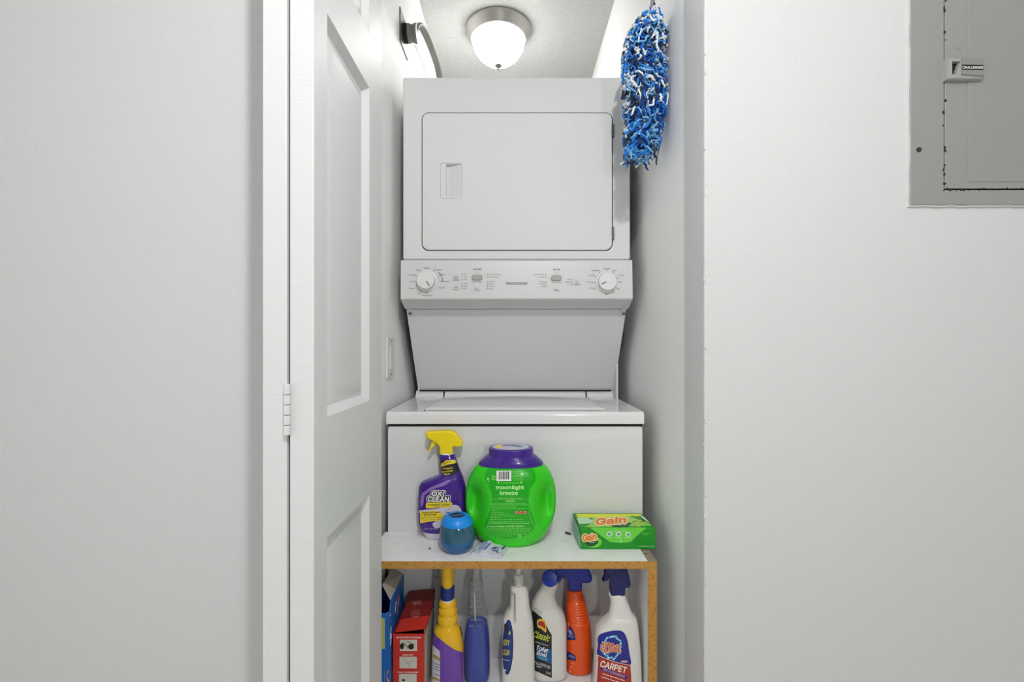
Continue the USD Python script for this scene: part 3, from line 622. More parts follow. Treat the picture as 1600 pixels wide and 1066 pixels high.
part(ld, 'sticker_print', ext(oval(dx(810, d), d + .002, .014, .008), zt_ + .0014, zt_ + .0018, 'z'), mat('teal_ink', (92, 170, 150), .5), smooth=False)
o, k = K4
dgreen = mat('dark_green_label', (10, 176, 8), .3, coat=.15); lg = mat('pale_green_ink', (176, 240, 150), .45); lg2 = mat('light_green_ink', (110, 214, 84), .45)
lab = curve([(215, 340), (255, 290), (440, 282), (610, 290), (655, 345), (650, 410), (610, 470), (596, 560), (612, 660), (650, 760), (640, 830), (570, 880), (430, 915), (300, 890), (225, 830), (215, 770), (258, 660), (275, 560), (260, 480), (220, 410)])
ink(gt, tubm, [zpoly(lab, o, k)], dgreen, d, .0003, 'label')
o, k = (750, 730), 16.0
ink(gt, tubm, [zpoly([(412, 92), (785, 92), (785, 350), (412, 350)], o, k)], white, d, .0005, 'barcode_field')
rb = random.Random(8); bars, x = [], 470
while x < 740:
    w = rb.choice((5, 8, 12, 16)); bars.append(zpoly([(x, 112), (x + w, 112), (x + w, 308), (x, 308)], o, k)); x += w + rb.choice((5, 7, 10))
ink(gt, tubm, bars, mat('barcode_ink', (60, 50, 64), .5), d, .0007, 'barcode_bars')
L = lambda x0, x1, y, h=14: lines(x0 / k + o[0], x1 / k + o[0], y / k + o[1], h / k)
ink(gt, tubm, [zt('moonlight', 752, 520, 122, 700, bold=True).buffer(.16), zt('breeze', 722, 648, 100, 450, bold=True).buffer(.16), zpoly([(438, 362), (488, 362), (462, 430)], o, k), zpoly([(1008, 362), (1058, 362), (1034, 430)], o, k), ring(340 / k + o[0], 250 / k + o[1], 2.6, 2.6, 1.0), zt('HDPE', 338, 318, 30, 100, bold=True), oval(200 / k + o[0], 295 / k + o[1], 1.8, 1.8), zt('1.5L', 205, 362, 36, 85, bold=True)], lg, d, .0006, 'lettering')
ink(gt, tubm, [L(520, 985, 397, 22), L(815, 1085, 112, 18), L(815, 1200, 152, 18), L(815, 1070, 215, 18), L(815, 1070, 245, 18), L(815, 1090, 288, 18), L(815, 1100, 325, 18), L(165, 245, 440, 16)], lg2, d, .0006, 'fine_print')
o, k = (750, 775), 14.21
L = lambda x0, x1, y, h=14: lines(x0 / k + o[0], x1 / k + o[0], y / k + o[1], h / k)
frame = LineString(np.array([(250, 72), (1088, 72), (1078, 200), (1085, 380), (1140, 540), (1200, 680), (1180, 780), (1000, 900), (700, 965), (450, 930), (250, 830), (165, 740), (160, 690), (230, 520), (275, 340), (265, 180), (250, 72)]) / k + np.array(o)).buffer(.3)
ink(gt, tubm, [frame] + [L(*q) for q in ((258, 1040, 165, 18), (260, 1050, 197, 18), (268, 800, 245, 16), (285, 1040, 285, 16), (280, 410, 322, 15), (270, 540, 367, 15), (265, 640, 410, 15), (250, 765, 450, 15), (235, 470, 487, 20), (215, 970, 525, 16), (225, 975, 567, 16), (155, 1145, 717, 17), (200, 1130, 757, 17), (258, 1120, 800, 15), (335, 1040, 845, 15), (385, 705, 888, 15))], lg2, d, .0006, 'fine_print')
ink(gt, tubm, [zt('with long lasting scents', 668, 52, 32, 530), zt('WARNING', 675, 112, 40, 200, bold=True), zt('MAY IRRITATE EYES. Do not get in eyes. Keep out', 640, 608, 36, 900, bold=True), zt('of reach of children. MAY BE HARMFUL', 565, 676, 40, 830, bold=True), ring(880 / k + o[0], 890 / k + o[1], 2.4, 2.4, 1.0)], lg, d, .0006, 'lettering')
ink(gt, tubm, [oval((810 + 95 * i) / k + o[0], 370 / k + o[1], 3.2, 2.9) for i in range(3)], mat('pink_icon_ink', (226, 178, 150), .45), d, .0006, 'icons')
ink(gt, tubm, [ring((810 + 95 * i) / k + o[0], 370 / k + o[1], 3.3, 3.0, .7) for i in range(3)] + [oval((812 + 95 * i) / k + o[0], 372 / k + o[1], 1.2, 1.0) for i in range(3)], mat('red_icon_ink', (150, 48, 30), .45), d, .0008, 'icons')

# ------------------------------------------------------------------ blue freshener pot
d = 1.158; K = (640, 660), 5.333; c0 = W(714, 860, d)
ab = thing('scent_bead_pot', 'round translucent blue air freshener pot with slotted azure lid', 'air freshener', (c0[0], d, ST))
q = lambda y, r: (r / 5.333 * d / F, dz(y / 5.333 + 660, d))
azure = mat('azure_plastic', (22, 142, 236), .35)
prb = [(.0004, ST + .0004), (.029, ST + .0006), (.0345, ST + .004), (.0400, ST + .013), (.0430, ST + .022), (.0437, ST + .032), (.0422, ST + .050), (.0386, ST + .064)]
prb = PchipInterpolator(np.arange(8), np.array(prb))(np.linspace(0, 7, 34))
part(ab, 'bowl', lathe(prb, (c0[0], d, 0), 56), usdkit.material(stage, '/World/Looks/blue_gel', {'p': ('principled_bsdf', dict(base_color=lin((36, 116, 164)), roughness=.12, transmission_weight=.35, coat_weight=.4)), 'g': ('geometry', {}), 's': ('separate_xyz', {}), 'r': ('rgb_ramp', {'ramp': [(0, lin((12, 110, 186))), (.42, lin((20, 112, 178))), (.5, lin((52, 110, 138))), (1, lin((64, 118, 140)))]}), 'm': ('map_range', dict(from_min=ST, from_max=ST + .066))}, [('g.position', 's.vector'), ('s.z', 'm.value'), ('m.result', 'r.fac'), ('r.color', 'p.base_color')], surface='p.BSDF'), smooth=60)
prl = [(.0386, ST + .0635), (.0393, ST + .066), (.0378, ST + .072), (.0342, ST + .0775), (.0298, ST + .0815), (.0252, ST + .084), (.0225, ST + .085), (.0207, ST + .0845), (.0200, ST + .083), (.0004, ST + .0825)]
lidp = part(ab, 'lid', lathe(prl, (c0[0], d, 0), 56), azure, smooth=50)
slot = oval(c0[0], d, .0190, .0190).difference(aff.rotate(sbox(c0[0] - .03, d - .0035, c0[0] + .03, d + .0035), 25, origin=(c0[0], d)))
part(lidp, 'vent_slots', ext(slot, ST + .0827, ST + .0833, 'z'), mat('dark_vent', (40, 44, 48), .6, speck=(190, (120, 130, 140), .58, .66)), smooth=False, label='dark vent slots with a pale fleck inside')

# ------------------------------------------------------------------ small foil sachet
sa = thing('sachet', 'small crumpled white packet with blue print lying on the shelf top', 'packet', (dx(766, 1.14), 1.14, ST))
def fl(px, py): dd_ = (CAMZ - ST) * F / (py - CY); return np.array([dx(px, dd_), dd_])
A, B, C, Dd = fl(749, 846.5), fl(799, 853), fl(783, 873.5), fl(735, 868.5)
U, V = np.meshgrid(np.linspace(0, 1, 33), np.linspace(0, 1, 25), indexing='ij')
P2 = (A * (1 - U[..., None]) + B * U[..., None]) * (1 - V[..., None]) + (Dd * (1 - U[..., None]) + C * U[..., None]) * V[..., None]
puff = (np.sin(np.pi * U) * np.sin(np.pi * V)) ** .6
nz = meshkit.fbm(np.stack([U * 5, V * 4, U * 0], -1), 3, 4) - .5
top_z = ST + .0014 + .013 * puff + .016 * nz * (0.35 + puff) + .003 * np.abs(np.sin(7 * U + 2 * V)) * (V > .75)
top_z = np.maximum(top_z, ST + .0012)
va = np.concatenate([np.c_[P2.reshape(-1, 2), top_z.ravel()], np.c_[P2.reshape(-1, 2), np.full(U.size, ST + .0004)]])
nx, ny = U.shape; i, j = np.meshgrid(np.arange(nx - 1), np.arange(ny - 1), indexing='ij')
q4 = np.stack([i * ny + j, (i + 1) * ny + j, (i + 1) * ny + j + 1, i * ny + j + 1], -1).reshape(-1, 4)
f1 = np.vstack([q4[:, [0, 2, 1]], q4[:, [0, 3, 2]]]); Nn = U.size
per = [a * ny for a in range(nx)] + [(nx - 1) * ny + b for b in range(1, ny)] + [a * ny + ny - 1 for a in range(nx - 2, -1, -1)] + [b for b in range(ny - 2, 0, -1)]
sf = [(per[a], per[(a + 1) % len(per)], per[a] + Nn) for a in range(len(per))] + [(per[(a + 1) % len(per)], per[(a + 1) % len(per)] + Nn, per[a] + Nn) for a in range(len(per))]
pk = trimesh.Trimesh(va, np.vstack([f1, f1[:, ::-1] + Nn, np.array(sf)]), process=False)
part(sa, 'packet', pk, mat('white_film', (204, 204, 220), .3, coat=.3), smooth=50)
o, k = (680, 840), 12.308
sap = trimesh.Trimesh(va[:Nn], f1, process=False)
ink(sa, sap, [zpoly([(850, 95), (1100, 90), (950, 240), (820, 235)], o, k).buffer(-.4)], mat('pale_blue_ink', (160, 176, 214), .4), 1.15, .0006, 'print', .004, perspective=True)
ink(sa, sap, [zpoly([(1030, 130), (1090, 100), (960, 240), (935, 240)], o, k), ring(1145 / k + o[0], 225 / k + o[1], 6, 3.4, 1.2), zpoly([(1170, 250), (1195, 250), (1215, 305), (1195, 305)], o, k), zpoly([(1270, 210), (1350, 165), (1370, 175), (1290, 240)], o, k), zpoly([(1110, 215), (1170, 205), (1170, 225), (1120, 240)], o, k)], mat('navy_ink', (52, 56, 140), .4), 1.15, .0008, 'print', .004, perspective=True)

# ------------------------------------------------------------------ dryer sheet box
o, k = (880, 780), 8.882
gb = thing('dryer_sheet_box', 'green cardboard dryer sheet box lying at the right end of the shelf', 'box', (.25, 1.21, ST))
bx0, bx1, by0, by1, bz0, bz1 = .1640, .3470, 1.157, 1.255, ST + .0008, ST + .0535
def card(v): return trimesh.Trimesh(np.array(v, float)).convex_hull
body = card([(bx0, by0, bz0), (bx1, by0, bz0), (bx0 - .006, by1, bz0), (bx1 - .010, by1, bz0), (bx0 - .002, by0 + .004, bz1 - .004), (bx1, by0 + .004, bz1 - .004), (bx0, by0, bz1 - .007), (bx1, by0, bz1 - .007), (bx0 + .002, by0 + .009, bz1 - .001), (bx1 - .002, by0 + .009, bz1 - .001), (bx0 - .006, by1, bz1), (bx1 - .010, by1, bz1)])
gbm = mat('box_green', (24, 146, 32), .35); gbl = mat('box_light_green', (104, 214, 62), .35); lime = mat('box_lime', (222, 232, 34), .35); mint = mat('box_mint', (188, 226, 196), .4)
orange_ = mat('logo_orange', (232, 122, 44), .4); dkg = mat('box_dark_green', (20, 72, 26), .4)
part(gb, 'carton', body, gbm, smooth=False)
dg = 1.157; dgt = 1.2; pp = dict(perspective=True)
front = lambda shapes, m, off, nm='print', **q: ink(gb, body, shapes, m, 1.16, off, nm, .006, perspective=True, **q)
# end face
part(gb, 'end_panel', card([(bx0 - .0012, by0 + .002, bz0 + .002), (bx0 - .0072, by1 - .003, bz0 + .002), (bx0 - .0033, by0 + .006, bz1 - .006), (bx0 - .0073, by1 - .003, bz1 - .003), (bx0 + .001, by0 + .002, bz0 + .002)]), mat('end_teal', (124, 184, 150), .4), smooth=False)
front([zpoly([(178, 206), (1100, 206), (1120, 240), (600, 255), (260, 266), (196, 252)], o, k)], lime, .0003, 'top_print')
front([zpoly([(190, 262), (330, 262), (420, 300), (380, 340), (220, 350), (205, 300)], o, k), zpoly([(1060, 225), (1120, 240), (1200, 330), (1130, 300)], o, k)], mint, .0004, 'top_print')
front([zpoly([(420, 250), (900, 240), (1180, 330), (1230, 372), (300, 392), (380, 345)], o, k)], mat('box_mid_green', (150, 214, 92), .35), .00025, 'top_print')
front([zpoly([(650, 360), (880, 330), (960, 330), (900, 385), (760, 396), (690, 385)], o, k), zpoly([(960, 320), (1100, 270), (1140, 300), (1010, 350)], o, k)], dkg, .0005, 'top_print')
front([zpoly(curve([(980, 330), (1060, 290), (1100, 300), (1040, 340), (990, 370)]), o, k), zpoly(curve([(1020, 380), (1090, 330), (1140, 330), (1100, 370), (1040, 392)]), o, k), oval(960 / k + o[0], 235 / k + o[1], 3, 1)], mat('leaf_lime', (172, 208, 66), .4), .0006, 'leaf_print')
lg_top = zt('Gain', 665, 305, 88, 420, -4, bold=True, shear=8)
front([lg_top.buffer(2.2)], mat('logo_cream', (250, 226, 170), .4), .0007, 'top_print'); front([lg_top.buffer(.5)], orange_, .0009, 'lettering')
front([zt('Original', 790, 362, 24, 170)], mint, .0008, 'lettering')
zig = [(370, 395)]
for i in range(1, 20): zig += [(370 + (620 - 370) * i / 20 + (6 if i % 2 else -6), 400 + (575 - 400) * i / 20 + (-6 if i % 2 else 6))]
zig += [(620, 585), (700, 602), (800, 606), (890, 600), (950, 585), (965, 560)]
for i in range(1, 20): zig += [(965 + (1135 - 965) * i / 20 + (6 if i % 2 else -6), 560 - (560 - 412) * i / 20 + (6 if i % 2 else -6))]
zig += [(1140, 396)]
v, f = flat([zpoly(zig, o, k)], 1.156)
fz = ext(Polygon(np.c_[dx(np.array(zig)[:, 0] / k + o[0], 1.156), dz(np.array(zig)[:, 1] / k + o[1], 1.156)]).buffer(0), 1.1545, 1.1562)
flap = part(gb, 'flap', fz, gbl, smooth=False, label='light green front flap with a zigzag torn edge')
for x in (640, 768, 900):
    pass
fl_ink = lambda shapes, m, off, nm: ink(flap, fz, shapes, m, 1.1545, off, nm, None, perspective=True)
fl_ink([oval(x / k + o[0], y / k + o[1], 4.6, 4.1) for x, y in ((640, 484), (768, 487), (900, 490))] + [ring(800 / k + o[0], 582 / k + o[1], 2.3, 2.2, .8)], mint, .0003, 'print')
fl_ink([oval(x / k + o[0], y / k + o[1], 2.3, 1.6) for x, y in ((640, 486), (770, 488), (905, 492))], mat('icon_grey', (96, 140, 96), .4), .0005, 'print')
fl_ink([lines((x - 50) / k + o[0], (x + 50) / k + o[0], 538 / k + o[1], 1.0) for x in (640, 768, 900)] + [lines(660 / k + o[0], 880 / k + o[0], 442 / k + o[1], .9)], mint, .0004, 'fine_print')
front([oval(420 / k + o[0], 600 / k + o[1], 13, 8.5)], gbl, .0003); front([zpoly(curve([(300, 590), (380, 560), (480, 575), (470, 620), (385, 660), (330, 640)]), o, k)], dkg, .0005)
lg2_ = zt('Gain', 365, 530, 92, 190, -6, bold=True, shear=6)
front([lg2_.buffer(1.8)], mat('logo_cream', (250, 226, 170), .4), .0006); front([lg2_.buffer(.35)], orange_, .0008, 'lettering')
front([zt('Original', 400, 602, 18, 78, bold=True)], mint, .0007, 'lettering')
front([lines(1085 / k + o[0], 1230 / k + o[0], 470 / k + o[1], 1.0, 0), lines(1085 / k + o[0], 1190 / k + o[0], 493 / k + o[1], 1.0)], gbl, .0004, 'fine_print')
front([zt('34 CT SHEETS 6.4 X 9 IN', 1155, 655, 17, 210, bold=True)], mint, .0004, 'lettering')

# small bits of litter on the shelf
z8 = W(887.5, 833.5, 1.262)
single('litter_scrap', tube([(z8[0] - .009, 1.252, ST + .0032), (z8[0] - .002, 1.247, ST + .004), (z8[0] + .007, 1.240, ST + .0032)], [.002, .003, .0015], 8), mat('dark_scrap', (46, 60, 62), .5), 'small dark scrap on the shelf top left of the green box', 'scrap')
pb = fl(671.5, 858.5); single('litter_bead', trimesh.creation.icosphere(2, .0022).apply_translation((pb[0], pb[1], ST + .0022)), black, 'tiny black bead on the shelf top in front of the purple bottle', 'bead')

# ------------------------------------------------------------------ under the shelf: blue box
bl = thing('blue_carton', 'tall open blue cardboard box under the shelf beside the door', 'box', (-.312, 1.18, SI))
blue = mat('carton_blue', (26, 104, 190), .45); cardw = mat('carton_inside', (176, 172, 162), .8)
a0, a1, b0, b1, zt0 = -.3385, -.2905, 1.100, 1.245, .4855
part(bl, 'carton', minus(box(a0, a1, b0, b1, SI + .0005, zt0), box(a0 + .0015, a1 - .0015, b0 + .0015, b1 - .0015, SI + .004, zt0 + .1)), blue, smooth=False)
part(bl, 'side_flap', ext(Polygon([(b0 + .002, zt0 - .002), (b1, zt0 - .002), (b1, zt0 + .021), (b0 + .013, zt0 + .0225)]), a1 - .0015, a1, 'x'), blue, smooth=False)
def plate(p, t=.0015):
    p = np.array(p, float); n = np.cross(p[1] - p[0], p[2] - p[0]); n /= np.linalg.norm(n)
    return card(np.vstack([p - n * t / 2, p + n * t / 2]))
part(bl, 'top_flap', plate([(a1 - .001, b0 + .0135, zt0 + .023), (a1 - .001, b1 - .002, zt0 + .0215), (-.321, b1 + .003, zt0 + .037), (-.314, b0 + .026, zt0 + .053)]), cardw, smooth=False, label='bare grey inside of the open top flap')
db = 1.10
ink(bl, box(a0, a1, b0, b1, SI, zt0), [oval(607.5, 960, 3.3, 3.3), zpoly([(60, 965), (130, 945), (135, 1066), (60, 1080)], (590, 880), 5.733)], white, db, .0003, 'print', None)
ink(bl, box(a0, a1, b0, b1, SI, zt0), [LineString([(606, 962), (609, 958)]).buffer(.7)], blue, db, .0006, 'print', None)
ink(bl, box(a0, a1, b0, b1, SI, zt0), [sbox(594, 966, 601.5, 1014)], mat('pale_green_print', (176, 190, 96), .5), db, .0003, 'print', None)
ink(bl, box(a0, a1, b0, b1, SI, zt0), [zpoly(curve([(80, 990), (100, 960), (118, 985), (110, 1050), (90, 1066)]), (590, 880), 5.733)], mat('amber_print', (206, 140, 40), .5), db, .0005, 'print', None)
srng = random.Random(9); spots = []
for i in range(16):
    y, z = srng.uniform(b0 + .01, b1 - .01), srng.uniform(.36, .505); spots.append((y, z))
mcol = [mat('print_navy', (26, 40, 96), .5), mat('print_rose', (190, 120, 130), .5), white]
for ci, mm in enumerate(mcol):
    g = shapely.union_all([aff.rotate(sbox(y - .012, z - .003, y + .012, z + .003), 62, origin=(y, z)) for y, z in spots[ci::3] if z < zt0 - .012])
    part(bl, 'side_print', ext(g, a1, a1 + .0004, 'x'), mm, smooth=False, kind='stuff')

# red box
rbx = thing('red_carton', 'red cardboard box with three small pictures under the shelf', 'box', (-.249, 1.18, SI))
red = mat('carton_red', (196, 48, 34), .45); dred = mat('carton_dark_red', (128, 30, 28), .45)
r0, r1, s0, s1, rz = -.2865, -.2115, 1.118, 1.235, .426
rb_ = minus(box(r0, r1, s0, s1, SI + .0005, rz), box(r0 + .0015, r1 - .0015, s0 + .0015, s1 - .0015, SI + .004, rz + .1))
part(rbx, 'carton', rb_, red, smooth=False)
part(rbx, 'side_face', box(r1, r1 + .0006, s0 + .001, s1 - .001, SI + .002, rz - .001), mat('carton_side_grey', (188, 186, 184), .6), smooth=False, label='pale grey right side of the red box')
def plate(p, t=.0015):
    p = np.array(p, float); n = np.cross(p[1] - p[0], p[2] - p[0]); n /= np.linalg.norm(n)
    return card(np.vstack([p - n * t / 2, p + n * t / 2]))
part(rbx, 'front_flap', plate([(r0 + .004, s0 + .004, rz + .001), (r1 + .001, s0 + .004, rz + .010), (r1 + .006, s0 + .040, rz + .021), (r0 + .010, s0 + .035, rz + .014)]), red, smooth=False)
tf = plate([(r0 + .010, s0 + .0355, rz + .0145), (r1 + .006, s0 + .0405, rz + .0215), (r1 + .004, s1 + .012, rz + .040), (r0 + .012, s1 + .012, rz + .034)])
tfp = part(rbx, 'top_flap', tf, dred, smooth=False, label='dark red rear half of the raised lid')
part(rbx, 'inner_flap', plate([(r1 - .003, s0 + .006, rz), (r1 - .003, s1 - .01, rz), (r1 - .001, s1 - .01, rz + .013), (r1 - .001, s0 + .006, rz + .008)]), cardw, smooth=False)
o, k = (590, 880), 5.73
frt = box(r0, r1, s0, s1, SI, rz)
ink(rbx, frt, [rrect(*(np.array((200, 686)) / k + o), *(np.array((355, 790)) / k + o), 1.5), rrect(*(np.array((196, 838)) / k + o), *(np.array((352, 944)) / k + o), 1.5), rrect(*(np.array((192, 992)) / k + o), *(np.array((350, 1090)) / k + o), 1.5)], mat('picture_field', (206, 200, 190), .5), s0, .0003, 'picture', None)
ink(rbx, frt, [oval(218 / k + o[0], 745 / k + o[1], 3.2, 4.5), oval(300 / k + o[0], 748 / k + o[1], 4.4, 4.4), oval(232 / k + o[0], 1048 / k + o[1], 2.4, 1.8), LineString(np.array([(225, 715), (285, 760)]) / k + o).buffer(.7), LineString(np.array([(262, 700), (330, 730)]) / k + o).buffer(.4)], black, s0, .0005, 'picture_print', None)
ink(rbx, frt, [LineString(np.array([(225, 850), (285, 890), (330, 870)]) / k + o).buffer(.35), LineString(np.array([(285, 890), (290, 930)]) / k + o).buffer(.5), LineString(np.array([(240, 880), (270, 905)]) / k + o).buffer(.35)], mat('picture_teal', (120, 150, 156), .5), s0, .0005, 'picture_print', None)
ink(rbx, frt, [LineString(np.array([(240, 720), (275, 760)]) / k + o).buffer(1.0)], mat('picture_olive', (150, 140, 50), .5), s0, .0006, 'picture_print', None)
ink(rbx, frt, [zt('SPECIFICATIONS', 278, 667, 14, 218, bold=True), zt('PROTECT', 273, 823, 13, 100, bold=True), zt('PULL TO RELEASE', 272, 978, 13, 180, bold=True)], white, s0, .0004, 'lettering', None)
ink(rbx, tf, [zt('EASY', 355, 357, 36, 80, -8, shear=-20, bold=True)] + [lines(300 / k + o[0], 380 / k + o[0], y / k + o[1], 1.0, -10) for y in (428, 446, 464, 482)], mat('rose_print', (190, 130, 124), .5), 1.2, .0004, 'lettering', None, perspective=True)

# crumpled dark bag
xb = -.2035
bg = thing('plastic_bag', 'thin crumpled grey and black plastic bag standing behind the yellow bottle', 'bag', (xb, 1.225, SI))
U, V = np.meshgrid(np.linspace(0, 1, 24), np.linspace(0, 1, 40), indexing='ij')
n1 = meshkit.fbm(np.stack([U * 4, V * 7, U * 0], -1), 3, 7) - .5 + 1.6 * V - .7
th = .0048 * (np.sin(np.pi * U) ** .5) * (1 - .55 * V)
topz = SI + .001 + (.235 + .05 * U + .018 * np.sin(9 * U)) * V
Yb = 1.199 + .058 * U
va = np.concatenate([np.stack([xb + n1 * .006 * V + th, Yb, topz], -1).reshape(-1, 3), np.stack([xb + n1 * .006 * V - th - .0005, Yb, topz], -1).reshape(-1, 3)])
nx, ny = U.shape; i, j = np.meshgrid(np.arange(nx - 1), np.arange(ny - 1), indexing='ij'); Nn = U.size
q4 = np.stack([i * ny + j, (i + 1) * ny + j, (i + 1) * ny + j + 1, i * ny + j + 1], -1).reshape(-1, 4); f1 = np.vstack([q4[:, [0, 1, 2]], q4[:, [0, 2, 3]]])
per = [a * ny for a in range(nx)] + [(nx - 1) * ny + b for b in range(1, ny)] + [a * ny + ny - 1 for a in range(nx - 2, -1, -1)] + [b for b in range(ny - 2, 0, -1)]
sf = [(per[a], per[a] + Nn, per[(a + 1) % len(per)]) for a in range(len(per))] + [(per[(a + 1) % len(per)], per[a] + Nn, per[(a + 1) % len(per)] + Nn) for a in range(len(per))]
part(bg, 'bag', trimesh.Trimesh(va, np.vstack([f1, f1[:, ::-1] + Nn, np.array(sf)]), process=False), mat('bag_film', (34, 32, 38), .35, speck=(24, (176, 174, 172), .40, .50)), smooth=50)

# ------------------------------------------------------------------ yellow and purple bottle
K6 = (660, 880), 5.733
d = 1.158
yb = thing('cleaner_bottle', 'yellow ribbed spray bottle with purple sleeve label under the shelf', 'bottle', (dx(699.7, d), d, SI))
amber = mat('amber_yellow', (238, 186, 18), .3, coat=.2); violet = mat('violet_sleeve', (104, 56, 166), .25, coat=.35)
b_ = .030
R = zr([(328, 172, 285, .0165, 2.1), (336, 158, 298, .019, 2.1), (358, 148, 304, .0205, 2.1), (382, 158, 298, .0195, 2.1), (392, 150, 303, .0205, 2.1), (422, 143, 312, .022, 2.1), (452, 152, 304, .0205, 2.1), (464, 141, 312, .022, 2.1), (500, 135, 317, .0235, 2.1), (538, 145, 310, .0225, 2.1), (560, 124, 324, .025, 2.2), (600, 106, 344, .027, 2.3), (700, 95, 361, .029, 2.5), (800, 90, 369, .030, 2.6), (1100, 86, 371, .030, 2.6), (1150, 88, 370, .030, 2.6), (1165, 100, 358, .026, 2.6)], *K6)
base_y = (CY + (CAMZ - SI) * F / d - K6[0][1]) * K6[1]
R[-1] = (CY + (CAMZ - SI - .0006) * F / d,) + R[-1][1:]; R[-2] = (R[-1][0] - 2.5,) + R[-2][1:]
R[-3] = (R[-1][0] - 12,) + R[-3][1:]
ybm = loft(R, d, 90); part(yb, 'bottle', ybm, amber, smooth=60)
sl = [(x, y) for x, y in ((60, 560), (100, 600), (135, 655), (215, 722), (290, 770), (365, 800), (420, 812), (420, base_y + 20), (60, base_y + 20))]
ink(yb, ybm, [zpoly(sl, *K6)], violet, d, .0005, 'sleeve', label='purple sleeve label over the lower bottle')
ink(yb, ybm, [LineString((np.array([(98, 600), (135, 657), (215, 724), (290, 772), (366, 803)]) / K6[1]) + K6[0]).buffer(.5)], mat('gold_trim', (222, 190, 60), .4), d, .0007, 'sleeve_trim')
ink(yb, ybm, [zpoly([(75, 715), (158, 790), (160, 1180), (75, 1180)], *K6)], mat('label_white', (206, 204, 214), .45), d, .0008, 'back_label')
ink(yb, ybm, [zpoly([(80, 800), (158, 850), (158, 880), (80, 830)], *K6), zpoly([(80, 1010), (158, 1040), (158, 1060), (80, 1030)], *K6)], mat('olive_print', (170, 150, 56), .5), d, .001, 'label_print')
ink(yb, ybm, [zpoly([(82, y), (156, y + 30), (156, y + 38), (82, y + 8)], *K6) for y in (880, 905, 930, 975, 1080)], mat('slate_print', (104, 104, 130), .5), d, .001, 'label_print')
ink(yb, ybm, [zpoly([(330, 560), (345, 570), (372, 650), (372, 700), (350, 650)], *K6)], black, d, .0005, 'neck_tag')
part(yb, 'collar', loft(zr([(200, 172, 280, .0165, 2), (212, 163, 287, .018, 2), (300, 163, 287, .018, 2), (312, 168, 283, .017, 2)], *K6), d, 14), mat('navy_collar', (20, 38, 118), .35), smooth=40)
part(yb, 'seal_ring', loft(zr([(308, 172, 282, .0165, 2), (335, 172, 282, .0165, 2)], *K6), d, 4), white)
part(yb, 'trigger_head', loft(zr([(-40, 178, 282, .030, 2.4, .004), (20, 170, 286, .032, 2.5, .004), (100, 170, 286, .026, 2.5, 0), (170, 174, 282, .020, 2.4, 0), (205, 184, 272, .016, 2.2, 0), (222, 204, 252, .008, 2, 0)], *K6), d, 24), amber, smooth=60)

# ------------------------------------------------------------------ clear bottle of blue cleaner
d = 1.185
cb = thing('clear_bottle', 'clear spray bottle half full of bright blue liquid under the shelf', 'bottle', (dx(745.5, d), d, SI))
clear = usdkit.material(stage, '/World/Looks/clear_plastic', {'t': ('transparent_bsdf', dict(color=(.90, .92, .94))), 'g': ('glossy_bsdf', dict(color=(1, 1, 1), roughness=.06)), 'f': ('layer_weight', dict(blend=.25)), 'd': ('diffuse_bsdf', dict(color=(.62, .64, .67))), 'm0': ('mix_closure', dict(fac=.05)), 'm': ('mix_closure', {}), 'pw': ('math', dict(math_type='power', value2=3.0)), 'ml': ('math', dict(math_type='multiply_add', value2=.35, value3=.03))}, [('t.BSDF', 'm0.closure1'), ('d.BSDF', 'm0.closure2'), ('m0.closure', 'm.closure1'), ('g.BSDF', 'm.closure2'), ('f.facing', 'pw.value1'), ('pw.value', 'ml.value1'), ('ml.value', 'm.fac')], surface='m.closure')
ybase = CY + (CAMZ - SI - .0006) * F / d
def clear_rows(k_=0.0, top=False):
    r = [(212, 428, 538, .0150, 2), (240, 415, 549, .017, 2.1), (300, 407, 556, .019, 2.2), (400, 399, 575, .022, 2.3), (450, 393, 588, .024, 2.4), (520, 386, 593, .026, 2.5), (650, 375, 602, .028, 2.6), (800, 371, 608, .029, 2.7), (950, 370, 609, .029, 2.7)]
    r = zr(r, *K6); r += [(ybase - 5, 726.5, 764.5, .028, 2.7), (ybase - 1, 729, 762, .026, 2.6), (ybase, 733, 758, .022, 2.6)]
    return r
cbm = loft(clear_rows(), d, 60); part(cb, 'bottle', cbm, clear, smooth=60)
lr = [r for r in clear_rows() if r[0] > 971]; lr = [(971.5, 728.5, 762, .0255, 2.5)] + lr
lr = [(r[0] - (0 if i < len(lr) - 3 else .8), r[1] + .9, r[2] - .9, r[3] - .0012) + tuple(r[4:5]) for i, r in enumerate(lr)]
liq = usdkit.material(stage, '/World/Looks/blue_liquid', {'p': ('principled_bsdf', dict(base_color=lin((2, 66, 200)), roughness=.03, transmission_weight=.4, ior=1.33, coat_weight=.3))}, surface='p.BSDF')
part(cb, 'liquid', loft(lr, d, 40), liq, smooth=60, label='bright blue liquid filling the lower bottle')
frost = usdkit.material(stage, '/World/Looks/frosted_plastic', {'t': ('transparent_bsdf', dict(color=(.85, .87, .88))), 'd': ('principled_bsdf', dict(base_color=(.50, .52, .53), roughness=.25)), 'm': ('mix_closure', dict(fac=.6))}, [('t.BSDF', 'm.closure1'), ('d.BSDF', 'm.closure2')], surface='m.closure')
part(cb, 'collar', loft(zr([(148, 428, 537, .0145, 2), (160, 423, 541, .0155, 2), (185, 423, 541, .0155, 2), (190, 430, 534, .0145, 2), (200, 423, 543, .0158, 2), (216, 424, 542, .0158, 2)], *K6), d, 20), frost, smooth=35)
part(cb, 'sprayer', loft(zr([(-60, 440, 540, .026, 2.4), (40, 445, 532, .022, 2.4), (110, 440, 532, .016, 2.3), (150, 432, 536, .014, 2.1)], *K6), d, 16), frost, smooth=50)
x9 = dx(463 / 5.733 + 660, d)
